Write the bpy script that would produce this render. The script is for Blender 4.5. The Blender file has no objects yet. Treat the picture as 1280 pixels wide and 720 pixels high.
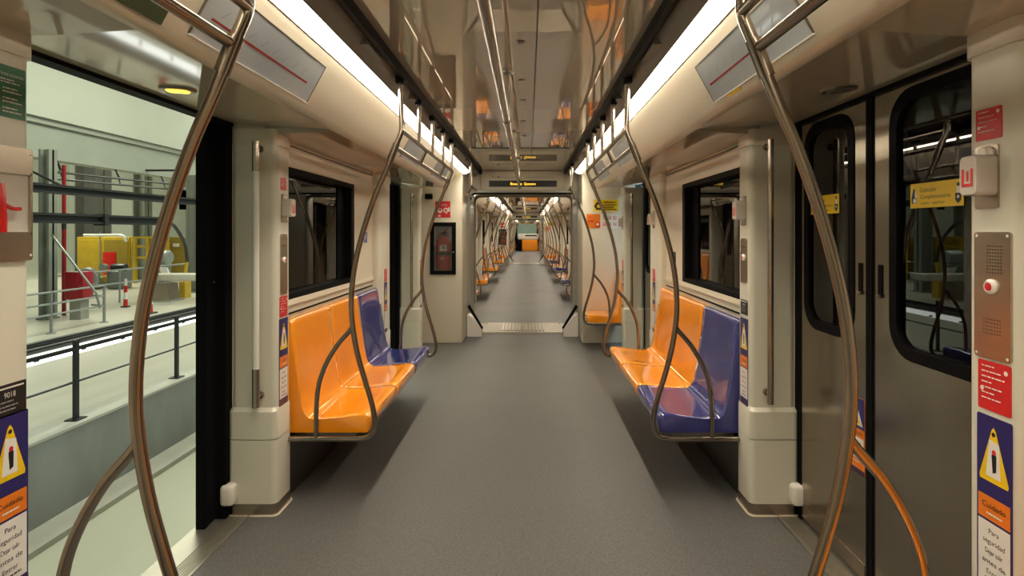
import bpy, bmesh, math, random
from mathutils import Vector, Matrix
random.seed(7)
C = bpy.context.scene.collection
F = 711.0; CX = 0.067; CZ = 1.30; VX = 660.0; VY = 290.0

def atX(px, py, xc):
    Y = xc * F / (px - VX)
    return Vector((xc + CX, Y, CZ + (VY - py) * Y / F))
def atY(px, py, Y):
    return Vector(((px - VX) * Y / F + CX, Y, CZ + (VY - py) * Y / F))

# ------------------------------------------------------------------ materials
MATS = {}
def mat(name, col, rough=0.5, metal=0.0, coat=0.0, ior=1.5, emit=None, estr=0.0, noise=None, bump=None, aniso=0.0):
    m = bpy.data.materials.new(name); m.use_nodes = True
    nt = m.node_tree; b = nt.nodes['Principled BSDF']
    b.inputs['Base Color'].default_value = (*col, 1)
    b.inputs['Roughness'].default_value = rough
    b.inputs['Metallic'].default_value = metal
    b.inputs['IOR'].default_value = ior
    b.inputs['Coat Weight'].default_value = coat
    b.inputs['Coat Roughness'].default_value = 0.05
    if aniso: b.inputs['Anisotropic'].default_value = aniso
    if emit:
        b.inputs['Emission Color'].default_value = (*emit, 1)
        b.inputs['Emission Strength'].default_value = estr
    if noise or bump:
        tc = nt.nodes.new('ShaderNodeTexCoord'); mp = nt.nodes.new('ShaderNodeMapping')
        nt.links.new(tc.outputs['Object'], mp.inputs['Vector'])
    if noise:   # (scale, amount, mapping scale)
        sc, am, ms = noise
        mp.inputs['Scale'].default_value = ms
        n = nt.nodes.new('ShaderNodeTexNoise'); n.inputs['Scale'].default_value = sc
        n.inputs['Detail'].default_value = 4
        nt.links.new(mp.outputs[0], n.inputs['Vector'])
        r = nt.nodes.new('ShaderNodeMapRange')
        r.inputs['From Min'].default_value = 0.3; r.inputs['From Max'].default_value = 0.7
        r.inputs['To Min'].default_value = 1 - am; r.inputs['To Max'].default_value = 1 + am
        nt.links.new(n.outputs['Fac'], r.inputs['Value'])
        mx = nt.nodes.new('ShaderNodeVectorMath'); mx.operation = 'SCALE'
        mx.inputs[0].default_value = col
        nt.links.new(r.outputs[0], mx.inputs['Scale'])
        nt.links.new(mx.outputs[0], b.inputs['Base Color'])
    if bump:    # (scale, strength)
        n2 = nt.nodes.new('ShaderNodeTexNoise'); n2.inputs['Scale'].default_value = bump[0]
        nt.links.new(tc.outputs['Object'], n2.inputs['Vector'])
        bp = nt.nodes.new('ShaderNodeBump'); bp.inputs['Strength'].default_value = bump[1]
        bp.inputs['Distance'].default_value = 0.01
        nt.links.new(n2.outputs['Fac'], bp.inputs['Height'])
        nt.links.new(bp.outputs[0], b.inputs['Normal'])
    MATS[name] = m
    return m

def glass_mat(name, tint, rough=0.0, ior=1.5):
    m = bpy.data.materials.new(name); m.use_nodes = True
    nt = m.node_tree; nt.nodes.clear()
    out = nt.nodes.new('ShaderNodeOutputMaterial')
    tr = nt.nodes.new('ShaderNodeBsdfTransparent'); tr.inputs[0].default_value = (*tint, 1)
    gl = nt.nodes.new('ShaderNodeBsdfGlossy'); gl.inputs['Roughness'].default_value = rough
    fr = nt.nodes.new('ShaderNodeFresnel'); fr.inputs['IOR'].default_value = ior
    mx = nt.nodes.new('ShaderNodeMixShader')
    nt.links.new(fr.outputs[0], mx.inputs[0]); nt.links.new(tr.outputs[0], mx.inputs[1])
    nt.links.new(gl.outputs[0], mx.inputs[2]); nt.links.new(mx.outputs[0], out.inputs[0])
    MATS[name] = m
    return m

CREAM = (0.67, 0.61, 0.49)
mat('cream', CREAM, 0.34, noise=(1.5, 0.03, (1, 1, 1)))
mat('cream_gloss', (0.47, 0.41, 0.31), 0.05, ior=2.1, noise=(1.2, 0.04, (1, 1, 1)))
mat('cream_cove', (0.64, 0.58, 0.46), 0.22, noise=(1.5, 0.02, (1, 1, 1)))
mat('greenish_white', (0.67, 0.655, 0.55), 0.3, noise=(1.5, 0.03, (1, 1, 1)))
mat('ceiling', (0.60, 0.53, 0.425), 0.012, metal=0.40, ior=1.9, noise=(0.9, 0.05, (1, 1, 1)))
mat('steel', (0.50, 0.435, 0.36), 0.27, metal=1.0, noise=(6, 0.08, (1, 1, 8)))
mat('tube_steel', (0.33, 0.285, 0.235), 0.22, metal=1.0)
mat('door_steel', (0.36, 0.315, 0.25), 0.21, metal=0.95, noise=(2, 0.04, (14, 14, 0.3)))
mat('dark_steel', (0.22, 0.20, 0.17), 0.35, metal=0.9)
mat('black', (0.005, 0.005, 0.006), 0.5, ior=1.15)
mat('rubber', (0.006, 0.006, 0.007), 0.6, ior=1.15)
mat('channel', (0.13, 0.118, 0.098), 0.35)
mat('channel_dark', (0.03, 0.028, 0.026), 0.4)
mat('arch_grey', (0.36, 0.36, 0.31), 0.35, metal=0.2)
mat('plate_steel', (0.36, 0.33, 0.28), 0.42, metal=0.8, noise=(9, 0.08, (1, 1, 1)))
mat('plate_rib', (0.55, 0.52, 0.46), 0.3, metal=0.8)
mat('light', (0.9, 0.9, 0.9), 0.5, emit=(1.0, 0.88, 0.69), estr=19.0)
mat('orange', (0.93, 0.315, 0.006), 0.10, coat=0.8, noise=(4, 0.04, (1, 1, 1)))
mat('blue', (0.042, 0.048, 0.21), 0.12, coat=0.8, noise=(4, 0.05, (1, 1, 1)))
mat('white_plastic', (0.78, 0.76, 0.70), 0.25)
mat('clear_plastic', (0.62, 0.58, 0.52), 0.12)
mat('sign_red', (0.62, 0.018, 0.02), 0.35)
mat('sign_green', (0.02, 0.17, 0.075), 0.35)
mat('sign_blue', (0.024, 0.018, 0.13), 0.35)
mat('sign_purple', (0.05, 0.012, 0.05), 0.35)
mat('sign_orange', (0.78, 0.20, 0.012), 0.35)
mat('sign_yellow', (0.84, 0.57, 0.01), 0.35)
mat('sign_white', (0.78, 0.76, 0.72), 0.35)
mat('sign_black', (0.012, 0.012, 0.012), 0.35)
mat('sign_grey', (0.35, 0.34, 0.32), 0.35)
mat('mid_blue', (0.06, 0.12, 0.38), 0.4)
mat('map_glass', (0.33, 0.35, 0.37), 0.06, ior=1.6, noise=(3, 0.08, (1, 1, 1)))
mat('map_ink', (0.27, 0.28, 0.29), 0.2)
mat('map_red', (0.25, 0.02, 0.025), 0.2)
mat('led_amber', (0.5, 0.3, 0.02), 0.5, emit=(1.0, 0.60, 0.05), estr=2.2)
mat('amber_lamp', (0.6, 0.3, 0.02), 0.4, emit=(1.0, 0.58, 0.05), estr=3.0)
mat('ext_red', (0.55, 0.015, 0.012), 0.25, coat=0.4)
mat('hydrant_red', (0.30, 0.012, 0.02), 0.35)
mat('exit_dark', (0.018, 0.05, 0.022), 0.3)
mat('cabinet_grey', (0.33, 0.31, 0.29), 0.4)
mat('concrete', (0.285, 0.285, 0.24), 0.7, noise=(1.6, 0.14, (1, 1, 0.5)))
mat('kerb', (0.50, 0.48, 0.40), 0.7, noise=(2.0, 0.08, (1, 1, 1)))
mat('hall_floor', (0.62, 0.625, 0.51), 0.22, noise=(0.8, 0.07, (1, 0.3, 1)))
mat('upper_floor', (0.55, 0.53, 0.44), 0.3, noise=(0.6, 0.10, (1, 0.3, 1)))
mat('hall_white', (0.53, 0.555, 0.47), 0.6, noise=(0.4, 0.05, (1, 1, 1)))
mat('hall_green', (0.36, 0.385, 0.32), 0.6, noise=(0.8, 0.06, (1, 1, 1)))
mat('column', (0.25, 0.265, 0.222), 0.5, noise=(2, 0.08, (1, 1, 1)))
mat('column_dark', (0.10, 0.10, 0.085), 0.5, noise=(2, 0.1, (1, 1, 1)))
mat('beam_dark', (0.016, 0.018, 0.016), 0.5, noise=(2, 0.15, (1, 1, 1)))
mat('rail_black', (0.02, 0.022, 0.022), 0.4)
mat('rail_grey', (0.30, 0.33, 0.31), 0.4, metal=0.4)
mat('pit_light', (0.9, 0.9, 0.9), 0.5, emit=(0.96, 1.0, 0.93), estr=2.4)
mat('yellow', (0.50, 0.33, 0.02), 0.45, noise=(3, 0.1, (1, 1, 1)))
mat('yellow_dark', (0.28, 0.19, 0.02), 0.45, noise=(3, 0.1, (1, 1, 1)))
mat('machine_grey', (0.16, 0.18, 0.17), 0.4)
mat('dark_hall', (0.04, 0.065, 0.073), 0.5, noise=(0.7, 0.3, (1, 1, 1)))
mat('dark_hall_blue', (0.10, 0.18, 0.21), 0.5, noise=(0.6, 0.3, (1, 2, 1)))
glass_mat('door_glass', (0.66, 0.74, 0.76), ior=1.8)
glass_mat('window_glass', (0.55, 0.60, 0.56), ior=2.2)
glass_mat('cabinet_glass', (0.85, 0.85, 0.85), ior=1.45)
glass_mat('screen_glass', (0.80, 0.84, 0.80), ior=1.4)

def floor_mat():
    m = bpy.data.materials.new('vinyl_floor'); m.use_nodes = True; nt = m.node_tree
    b = nt.nodes['Principled BSDF']
    tc = nt.nodes.new('ShaderNodeTexCoord')
    v = nt.nodes.new('ShaderNodeTexNoise'); v.inputs['Scale'].default_value = 190; v.inputs['Detail'].default_value = 1
    n = nt.nodes.new('ShaderNodeTexNoise'); n.inputs['Scale'].default_value = 1.3
    nt.links.new(tc.outputs['Object'], v.inputs['Vector']); nt.links.new(tc.outputs['Object'], n.inputs['Vector'])
    r = nt.nodes.new('ShaderNodeValToRGB')
    r.color_ramp.elements[0].position = 0.38; r.color_ramp.elements[0].color = (0.074, 0.072, 0.070, 1)
    r.color_ramp.elements[1].position = 0.72; r.color_ramp.elements[1].color = (0.148, 0.144, 0.138, 1)
    nt.links.new(v.outputs['Fac'], r.inputs[0])
    mr = nt.nodes.new('ShaderNodeMapRange'); mr.inputs['To Min'].default_value = 0.42; mr.inputs['To Max'].default_value = 0.55
    nt.links.new(n.outputs['Fac'], mr.inputs['Value']); nt.links.new(mr.outputs[0], b.inputs['Roughness'])
    nt.links.new(r.outputs[0], b.inputs['Base Color'])
    bp = nt.nodes.new('ShaderNodeBump'); bp.inputs['Strength'].default_value = 0.12; bp.inputs['Distance'].default_value = 0.002
    nt.links.new(v.outputs['Fac'], bp.inputs['Height']); nt.links.new(bp.outputs[0], b.inputs['Normal'])
    MATS['vinyl_floor'] = m
floor_mat()

# ------------------------------------------------------------------ mesh builder
_tcache = {}
def text_geo(s, bold=False):
    if s in _tcache: return _tcache[s]
    cu = bpy.data.curves.new('t', 'FONT'); cu.body = s; cu.size = 1.0; cu.resolution_u = 3
    if bold: cu.offset = 0.02
    o = bpy.data.objects.new('t', cu); C.objects.link(o)
    dg = bpy.context.evaluated_depsgraph_get(); dg.update()
    me = o.evaluated_get(dg).to_mesh()
    vs = [v.co.copy() for v in me.vertices]; fs = [list(p.vertices) for p in me.polygons]
    o.evaluated_get(dg).to_mesh_clear()
    bpy.data.objects.remove(o); bpy.data.curves.remove(cu)
    w = max([v.x for v in vs] or [1]); h = max([v.y for v in vs] or [1])
    _tcache[s] = (vs, fs, w, h)
    return _tcache[s]

class MB:
    def __init__(self): self.v = []; self.f = []; self.m = []; self.mats = []
    def mi(self, name):
        if name is None: return 0
        if name not in self.mats: self.mats.append(name)
        return self.mats.index(name)
    def add(self, vs, fs, m=None):
        k = len(self.v); i = self.mi(m)
        self.v += [Vector(p) for p in vs]
        for f in fs: self.f.append([a + k for a in f]); self.m.append(i)
        return self
    def box(self, x0, x1, y0, y1, z0, z1, m=None):
        if x0 > x1: x0, x1 = x1, x0
        vs = [(x, y, z) for x in (x0, x1) for y in (y0, y1) for z in (z0, z1)]
        return self.add(vs, [(0, 1, 3, 2), (4, 6, 7, 5), (0, 4, 5, 1), (2, 3, 7, 6), (0, 2, 6, 4), (1, 5, 7, 3)], m)
    def bbox(self, x0, x1, y0, y1, z0, z1, r=0.01, m=None, seg=3):
        if x0 > x1: x0, x1 = x1, x0
        bm = bmesh.new()
        bmesh.ops.create_cube(bm, size=1)
        for v in bm.verts:
            v.co = Vector((x0 + (v.co.x + .5) * (x1 - x0), y0 + (v.co.y + .5) * (y1 - y0), z0 + (v.co.z + .5) * (z1 - z0)))
        bmesh.ops.bevel(bm, geom=list(bm.edges), offset=r, segments=seg, affect='EDGES', profile=0.5)
        bm.verts.index_update()
        vs = [v.co.copy() for v in bm.verts]; fs = [[v.index for v in f.verts] for f in bm.faces]
        bm.free()
        return self.add(vs, fs, m)
    def loft(self, secs, m=None, closed=False, caps=True):
        n = len(secs[0]); vs = [p for s in secs for p in s]; fs = []
        k = len(secs)
        for i in range(k if closed else k - 1):
            a = i * n; b = ((i + 1) % k) * n
            for j in range(n):
                fs.append((a + j, a + (j + 1) % n, b + (j + 1) % n, b + j))
        if caps and not closed:
            fs.append(tuple(range(n))[::-1]); fs.append(tuple(range((k - 1) * n, k * n)))
        return self.add(vs, fs, m)
    def prismY(self, prof, y0, y1, s=1, m=None):
        return self.loft([[(s * x, y0, z) for x, z in prof], [(s * x, y1, z) for x, z in prof]], m)
    def prismZ(self, prof, z0, z1, s=1, m=None):
        return self.loft([[(s * x, y, z0) for x, y in prof], [(s * x, y, z1) for x, y in prof]], m)
    def tube(self, pts, r, m=None, n=12, smooth=0, closed=False, radii=None):
        pts = [Vector(p) for p in pts]
        if smooth:
            P = [pts[0]] + pts + [pts[-1]]; out = []
            for i in range(1, len(P) - 2):
                for k in range(smooth):
                    t = k / smooth
                    a, b, c, d = P[i - 1], P[i], P[i + 1], P[i + 2]
                    out.append(0.5 * ((2 * b) + (c - a) * t + (2 * a - 5 * b + 4 * c - d) * t * t + (3 * b - a - 3 * c + d) * t ** 3))
            out.append(pts[-1]); pts = out
        secs = []; up = None
        for i, p in enumerate(pts):
            a = pts[max(i - 1, 0)]; b = pts[min(i + 1, len(pts) - 1)]
            if closed: a = pts[i - 1]; b = pts[(i + 1) % len(pts)]
            t = (b - a).normalized()
            if up is None:
                up = Vector((0, 1, 0)) if abs(t.y) < 0.8 else Vector((1, 0, 0))
            up = (up - t * up.dot(t)).normalized(); w = t.cross(up)
            rr = radii[i] if radii else r
            secs.append([p + rr * (math.cos(2 * math.pi * j / n) * up + math.sin(2 * math.pi * j / n) * w) for j in range(n)])
        return self.loft(secs, m, closed=closed)
    def cyl(self, a, b, r, m=None, n=16): return self.tube([a, b], r, m, n)
    def lathe(self, prof, cen, m=None, n=20, axis='Z'):
        secs = []
        for rr, h in prof:
            ring = []
            for j in range(n):
                c, s_ = math.cos(2 * math.pi * j / n) * rr, math.sin(2 * math.pi * j / n) * rr
                p = {'Z': (c, s_, h), 'X': (h, c, s_), 'Y': (c, h, s_)}[axis]
                ring.append(Vector(cen) + Vector(p))
            secs.append(ring)
        return self.loft(secs, m)
    def build(self, name, m=None, parent=None, origin=None, angle=35):
        me = bpy.data.meshes.new(name)
        if parent is not None:
            org = Vector((0, 0, 0)); q = parent
            while q: org += Vector(q.location); q = q.parent
        elif origin is not None: org = Vector(origin)
        else:
            xs = [p.x for p in self.v]; ys = [p.y for p in self.v]; zs = [p.z for p in self.v]
            org = Vector(((min(xs) + max(xs)) / 2, (min(ys) + max(ys)) / 2, min(zs)))
        me.from_pydata([tuple(p - org) for p in self.v], [], self.f)
        if self.mats:
            for q in self.mats: me.materials.append(MATS[q])
            if m and m not in self.mats: pass
            me.polygons.foreach_set('material_index', self.m)
        elif m: me.materials.append(MATS[m])
        bm = bmesh.new(); bm.from_mesh(me)
        bmesh.ops.recalc_face_normals(bm, faces=bm.faces); bm.to_mesh(me); bm.free()
        me.shade_smooth(); me.set_sharp_from_angle(angle=math.radians(angle))
        o = bpy.data.objects.new(name, me); C.objects.link(o)
        if parent is not None: o.parent = parent
        else: o.location = org
        return o

def rrect(x0, x1, y0, y1, r, n=5):
    pts = []
    for cx, cy, a0 in ((x1 - r, y1 - r, 0), (x0 + r, y1 - r, 90), (x0 + r, y0 + r, 180), (x1 - r, y0 + r, 270)):
        for i in range(n + 1):
            a = math.radians(a0 + 90 * i / n); pts.append((cx + r * math.cos(a), cy + r * math.sin(a)))
    return pts

class Plane:
    """draws flat graphics on a surface: u right, v up, n out of the surface"""
    def __init__(self, origin, side):
        self.o = Vector(origin); self.b = MB()
        self.U, self.N = {'L': (Vector((0, 1, 0)), Vector((1, 0, 0))), 'R': (Vector((0, -1, 0)), Vector((-1, 0, 0))),
                          'E': (Vector((1, 0, 0)), Vector((0, -1, 0)))}[side] if isinstance(side, str) else side[:2]
        self.V = Vector((0, 0, 1)) if isinstance(side, str) else side[2]
    def p(self, u, v, d): return self.o + self.U * u + self.V * v + self.N * d
    def slab(self, u0, v0, u1, v1, d0, d1, m, r=0.004):
        pr = rrect(u0, u1, v0, v1, min(r, (u1 - u0) / 2.01, (v1 - v0) / 2.01), 4)
        self.b.loft([[self.p(u, v, d0) for u, v in pr], [self.p(u, v, d1) for u, v in pr]], m); return self
    def rect(self, u0, v0, u1, v1, m, d=0.0026):
        self.b.add([self.p(u0, v0, d), self.p(u1, v0, d), self.p(u1, v1, d), self.p(u0, v1, d)], [(0, 1, 2, 3)], m); return self
    def poly(self, pts, m, d=0.0026):
        self.b.add([self.p(u, v, d) for u, v in pts], [tuple(range(len(pts)))], m); return self
    def disc(self, u, v, r, m, d=0.0026, n=18):
        return self.poly([(u + r * math.cos(2 * math.pi * i / n), v + r * math.sin(2 * math.pi * i / n)) for i in range(n)], m, d)
    def text(self, s, u, v, h, m, d=0.003, width=None, center=False):
        vs, fs, w, hh = text_geo(s)
        k = h / 0.7; kx = k if width is None else width / w
        off = -w * kx / 2 if center else 0
        self.b.add([self.p(u + off + q.x * kx, v + q.y * k, d) for q in vs], fs, m); return self
    def lines(self, u0, u1, vs, h, m, d=0.003, frac=None):
        for i, v in enumerate(vs):
            f = (frac[i % len(frac)] if frac else 0.7 + 0.3 * ((i * 37) % 10) / 10)
            x = u0
            e = u0 + (u1 - u0) * f; k = 0
            while x < e - 1e-5:     # words of small print
                L = min((u1 - u0) * (0.10 + 0.05 * ((i * 5 + k * 3) % 4)), e - x)
                self.rect(x, v, x + L, v + h, m, d); x += L + (u1 - u0) * 0.03; k += 1
        return self

def thing(name, label, cat, loc=(0, 0, 0), group=None):
    o = bpy.data.objects.new(name, None); o.empty_display_size = 0.05; C.objects.link(o)
    o.location = loc; o['label'] = label; o['category'] = cat
    if group: o['group'] = group
    return o
def tag(o, label, cat, group=None, kind=None):
    o['label'] = label; o['category'] = cat
    if group: o['group'] = group
    if kind: o['kind'] = kind
    return o
def st(o):
    o['kind'] = 'structure'; return o
def dup(root, dy=0, label=None, group=None, dx=0, dz=0):
    r = root.copy(); C.objects.link(r)
    r.location = Vector(root.location) + Vector((dx, dy, dz))
    if label: r['label'] = label
    if group: r['group'] = group
    def rec(o, c):
        for ch in [q for q in bpy.data.objects if q.parent == o]:
            d = ch.copy(); C.objects.link(d); d.parent = c; rec(ch, d)
    rec(root, r)
    return r
SIDE = {-1: 'left', 1: 'right'}
PL = {-1: 'L', 1: 'R'}

# ------------------------------------------------------------------ carriage layout
DOOR = 1.29
CARS = [
    dict(y0=-1.7, y1=7.30, doors=[1.33, 4.78], near=False),
    dict(y0=8.06, y1=22.90, doors=[9.30, 13.0, 16.7, 20.4], near=True),
    dict(y0=23.70, y1=38.6, doors=[24.95, 28.65, 32.35, 36.05], near=True),
]
HW = 1.322   # half width outside

# ------------------------------------------------------------------ shell
for ci, car in enumerate(CARS):
    y0, y1 = car['y0'], car['y1']
    MB().box(-1.205, 1.205, y0, y1, -0.08, 0.0).build('floor', 'vinyl_floor')
    bpy.data.objects[-1] if False else None
    b = MB().box(-HW - .03, HW + .03, y0, y1, 2.16, 2.24)
    st(b.build('ceiling', 'dark_steel'))
    # ceiling panels with shadow gaps
    b = MB(); ys = [y0]
    base = 3.62 if ci == 0 else y0 + 1.9
    k = -10
    while True:
        yy = base + 1.85 * k; k += 1
        if yy <= y0 + .2: continue
        if yy >= y1 - .2: break
        ys.append(yy)
    ys.append(y1)
    for a, c in zip(ys, ys[1:]): 
        b.box(-0.525, 0.1, a + .002, c - .002, 2.08, 2.11)
        b.box(0.104, 0.525, a + .002, c - .002, 2.08, 2.11)
    st(b.build('ceiling', 'ceiling'))
for o in bpy.data.objects:
    if o.name.startswith('floor'): st(o)

def walls(car, s, ci):
    y0, y1 = car['y0'], car['y1']
    ez0 = y0 if not car['near'] else y0
    n = SIDE[s]
    cove0 = y0 if ci == 0 else y0 + 0.7
    cove1 = y1 - 1.2 if ci < 2 else y1
    # black edge rail and dark channel
    st(MB().box(s * .522, s * .545, y0, y1 - .001, 2.035, 2.09).build('trim_1', 'black'))
    b = MB().prismY([(.545, 2.09), (.545, 2.062), (.612, 2.003), (.62, 2.003), (.62, 2.16), (.545, 2.16)], y0, y1 - .001, s)
    yy = y0 + .3
    while yy < y1 - .3:
        b.box(s * .552, s * .60, yy, yy + .22, 2.026, 2.05); yy += .9
    st(b.build('trim_2', 'channel'))
    # cove
    st(MB().prismY([(.683, 1.975), (.695, 1.955), (.745, 1.865), (.79, 1.782), (.80, 1.770), (.84, 1.768), (.84, 2.16), (.683, 2.16)], cove0, cove1, s).build('trim_3', 'cream_cove', angle=50))
    st(MB().box(s * .84, s * HW, cove0, cove1, 2.0, 2.16).build('trim_4', 'cream'))
    # closing of the end zones above the cove
    if ci < 2: st(MB().box(s * .69, s * HW, cove1, y1, 2.03, 2.16).build('ceiling', 'cream'))
    if ci > 0: st(MB().box(s * .69, s * HW, y0, cove0, 2.03, 2.16).build('ceiling', 'cream'))
    # bays
    edges = []
    for d in car['doors']: edges += [d, d + DOOR]
    bays = list(zip(edges[1::2], edges[2::2]))
    if ci == 0: bays = [(-1.7, 1.33)] + bays
    for k, (a, c) in enumerate(bays):
        a += .012; c -= .012
        w0 = c - (4.78 - 3.97); w1 = a + .15          # window far and near edges
        if ci == 0 and k == 0: w1, w0 = -1.3, .6
        wb = MB()
        wb.box(s * 1.14, s * HW, a, c, -.0, .955)
        wb.box(s * 1.14, s * HW, a, c, 1.63, 2.0)
        wb.box(s * 1.14, s * HW, a, w1, .955, 1.63)
        wb.box(s * 1.14, s * HW, w0, c, .955, 1.63)
        wb.prismY([(1.13, .93), (1.145, .925), (1.145, .957), (1.135, .957)], a, c, s)
        st(wb.build('wall_' + n, 'cream'))
        # lower dark heater panel under the seats
        st(MB().bbox(s * 1.10, s * 1.145, a + .15, c - .36, .004, .29, .01).build('baseboard_' + n, 'channel_dark'))
        st(MB().box(s * 1.134, s * 1.1405, a + .16, c - .37, .884, .892).build('shadow_gap_strip', 'black'))  # black strip standing in for the shadow gap along the seat-back tops
        # soffit over the bay
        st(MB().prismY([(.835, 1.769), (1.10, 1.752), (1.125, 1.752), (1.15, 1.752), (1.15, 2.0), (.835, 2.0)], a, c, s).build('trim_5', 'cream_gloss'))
        st(MB().box(s * 1.1375, s * 1.141, a, c, 1.735, 1.739).build('trim_6', 'black'))
        # window
        wr = thing('window_%d' % (k + 1), '', '', (s * 1.2, (w0 + w1) / 2, .957))
        del wr['label']; del wr['category']; st(wr)
        f = MB()
        X0, X1 = s * 1.142, s * 1.20
        f.box(X0, X1, w1, w0, .957, .985); f.box(X0, X1, w1, w0, 1.60, 1.63)
        f.box(X0, X1, w1, w1 + .06, .985, 1.60); f.box(X0, X1, w0 - .06, w0, .985, 1.60)
        f.build('window_frame', 'black', wr)
        g = MB().box(s * 1.196, s * 1.202, w1 + .02, w0 - .02, .97, 1.615)
        g.build('pane', 'window_glass', wr)
        g = MB().box(s * 1.190, s * 1.1955, w0 - .20, w0 - .055, .98, 1.605)
        g.build('dark_border', 'black', wr)
    # door zones
    for d in car['doors']:
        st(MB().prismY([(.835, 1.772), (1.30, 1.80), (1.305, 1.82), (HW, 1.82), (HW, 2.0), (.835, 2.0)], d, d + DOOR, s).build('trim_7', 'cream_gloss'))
        st(MB().box(s * 1.29, s * 1.345, d, d + DOOR, 1.785, 1.818).build('trim_8', 'rubber'))
        # sill with ribs
        b = MB().box(s * 1.205, s * 1.40, d, d + DOOR, -.05, .0)
        b.box(s * 1.205, s * 1.215, d, d + DOOR, 0, .004)
        x = 1.225
        while x < 1.30:
            b.box(s * x, s * (x + .005), d, d + DOOR, 0, .0035); x += .011
        st(b.build('door_sill', 'plate_steel'))
        # skirt below
        # dark jambs
        st(MB().box(s * 1.302, s * 1.345, d - .02, d + .02, 0.0, 1.82).build('door_jamb', 'rubber'))
        st(MB().box(s * 1.302, s * 1.345, d + DOOR - .045, d + DOOR + .02, 0.0, 1.82).build('door_jamb', 'rubber'))
    st(MB().box(s * 1.2, s * HW, y0, y1, -.9, -.05).build('trim_9', 'dark_steel'))
    # light strip
    if ci < 3:
        t = thing('ceiling_light', '', 'light', (s * .65, (y0 + y1) / 2, 1.98))
        dd = MB().prismY([(.614, 2.000), (.640, 1.986), (.680, 1.973), (.684, 1.983), (.618, 2.010)], y0 + .02, y1 - .68, s)
        dd.build('diffuser', 'light', t)
        b = MB().prismY([(.680, 1.972), (.6855, 1.970), (.69, 1.99), (.684, 1.985)], y0 + .02, y1 - .68, s)
        b.prismY([(.610, 2.001), (.6135, 1.999), (.6175, 2.010), (.612, 2.01)], y0 + .02, y1 - .68, s)
        b.build('light_edge', 'dark_steel', t)
        t['label'] = ['long white light strip along the %s side of the ceiling, nearest carriage',
                      'light strip on the %s side seen through the gangway, second carriage',
                      'small bright light strip on the %s side, farthest carriage'][ci] % n
    return bays

def pillar(s, y0, y1, bar=None):
    """door pillar; bar is the y of the face that carries the grab tube"""
    p = MB()
    pr = [(1.135, y0)] + [] 
    r = .028
    prof = rrect(1.09, 1.30, y0, y1, r, 5)
    p.prismZ(prof, 0.05, 1.765, s)
    o = st(p.build('pillar', 'greenish_white', origin=(s * 1.2, (y0 + y1) / 2, 0)))
    e = .005
    q = MB()
    pr2 = rrect(1.09 - e, 1.31, y0 - e - .012, y1 + e, r, 5); pr1 = rrect(1.09, 1.305, y0, y1, r, 5)
    q.loft([[(s * x, y, .055) for x, y in pr2], [(s * x, y, .345) for x, y in pr2]])
    q.loft([[(s * x, y, .350) for x, y in pr2], [(s * x, y, .475) for x, y in pr2], [(s * x, y, .492) for x, y in pr1]])
    q.build('base_housing', 'greenish_white', o)
    k = MB(); pr3 = rrect(1.09 - e - .002, 1.31, y0 - e - .014, y1 + e + .002, r, 5)
    k.prismZ(pr3, 0.0, .055, s); k.build('kick_plate', 'steel', o)
    k = MB(); pr5 = rrect(1.09 - e - .009, 1.31, y0 - e - .021, y1 + e + .009, r, 5)
    k.prismZ(pr5, 0.0, .004, s); k.build('floor_seal', 'cream', o)
    c = MB(); pr4 = rrect(1.084, 1.30, y0 - .006, y1 + .006, r, 5)
    c.prismZ(pr4, 1.70, 1.775, s); c.build('cap', 'cream', o)
    return o

def guide(s, y, label):
    g = MB().bbox(s * 1.262, s * 1.325, y - .062, y + .0, .06, .155, .018)
    tag(g.build('door_guide_cover', 'white_plastic'), label, 'cover')

allbays = {}
for ci, car in enumerate(CARS):
    for s in (-1, 1):
        allbays[ci, s] = walls(car, s, ci)
        for d in car['doors']:
            if not (ci == 0 and d < 2): pillar(s, d - .36, d)
            else: pillar(s, d - .15, d)
            pillar(s, d + DOOR, d + DOOR + .15)
for s in (-1, 1):
    guide(s, 2.62, 'white plastic cover at the foot of the %s door pillar, beside the door sill' % SIDE[s])

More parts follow.
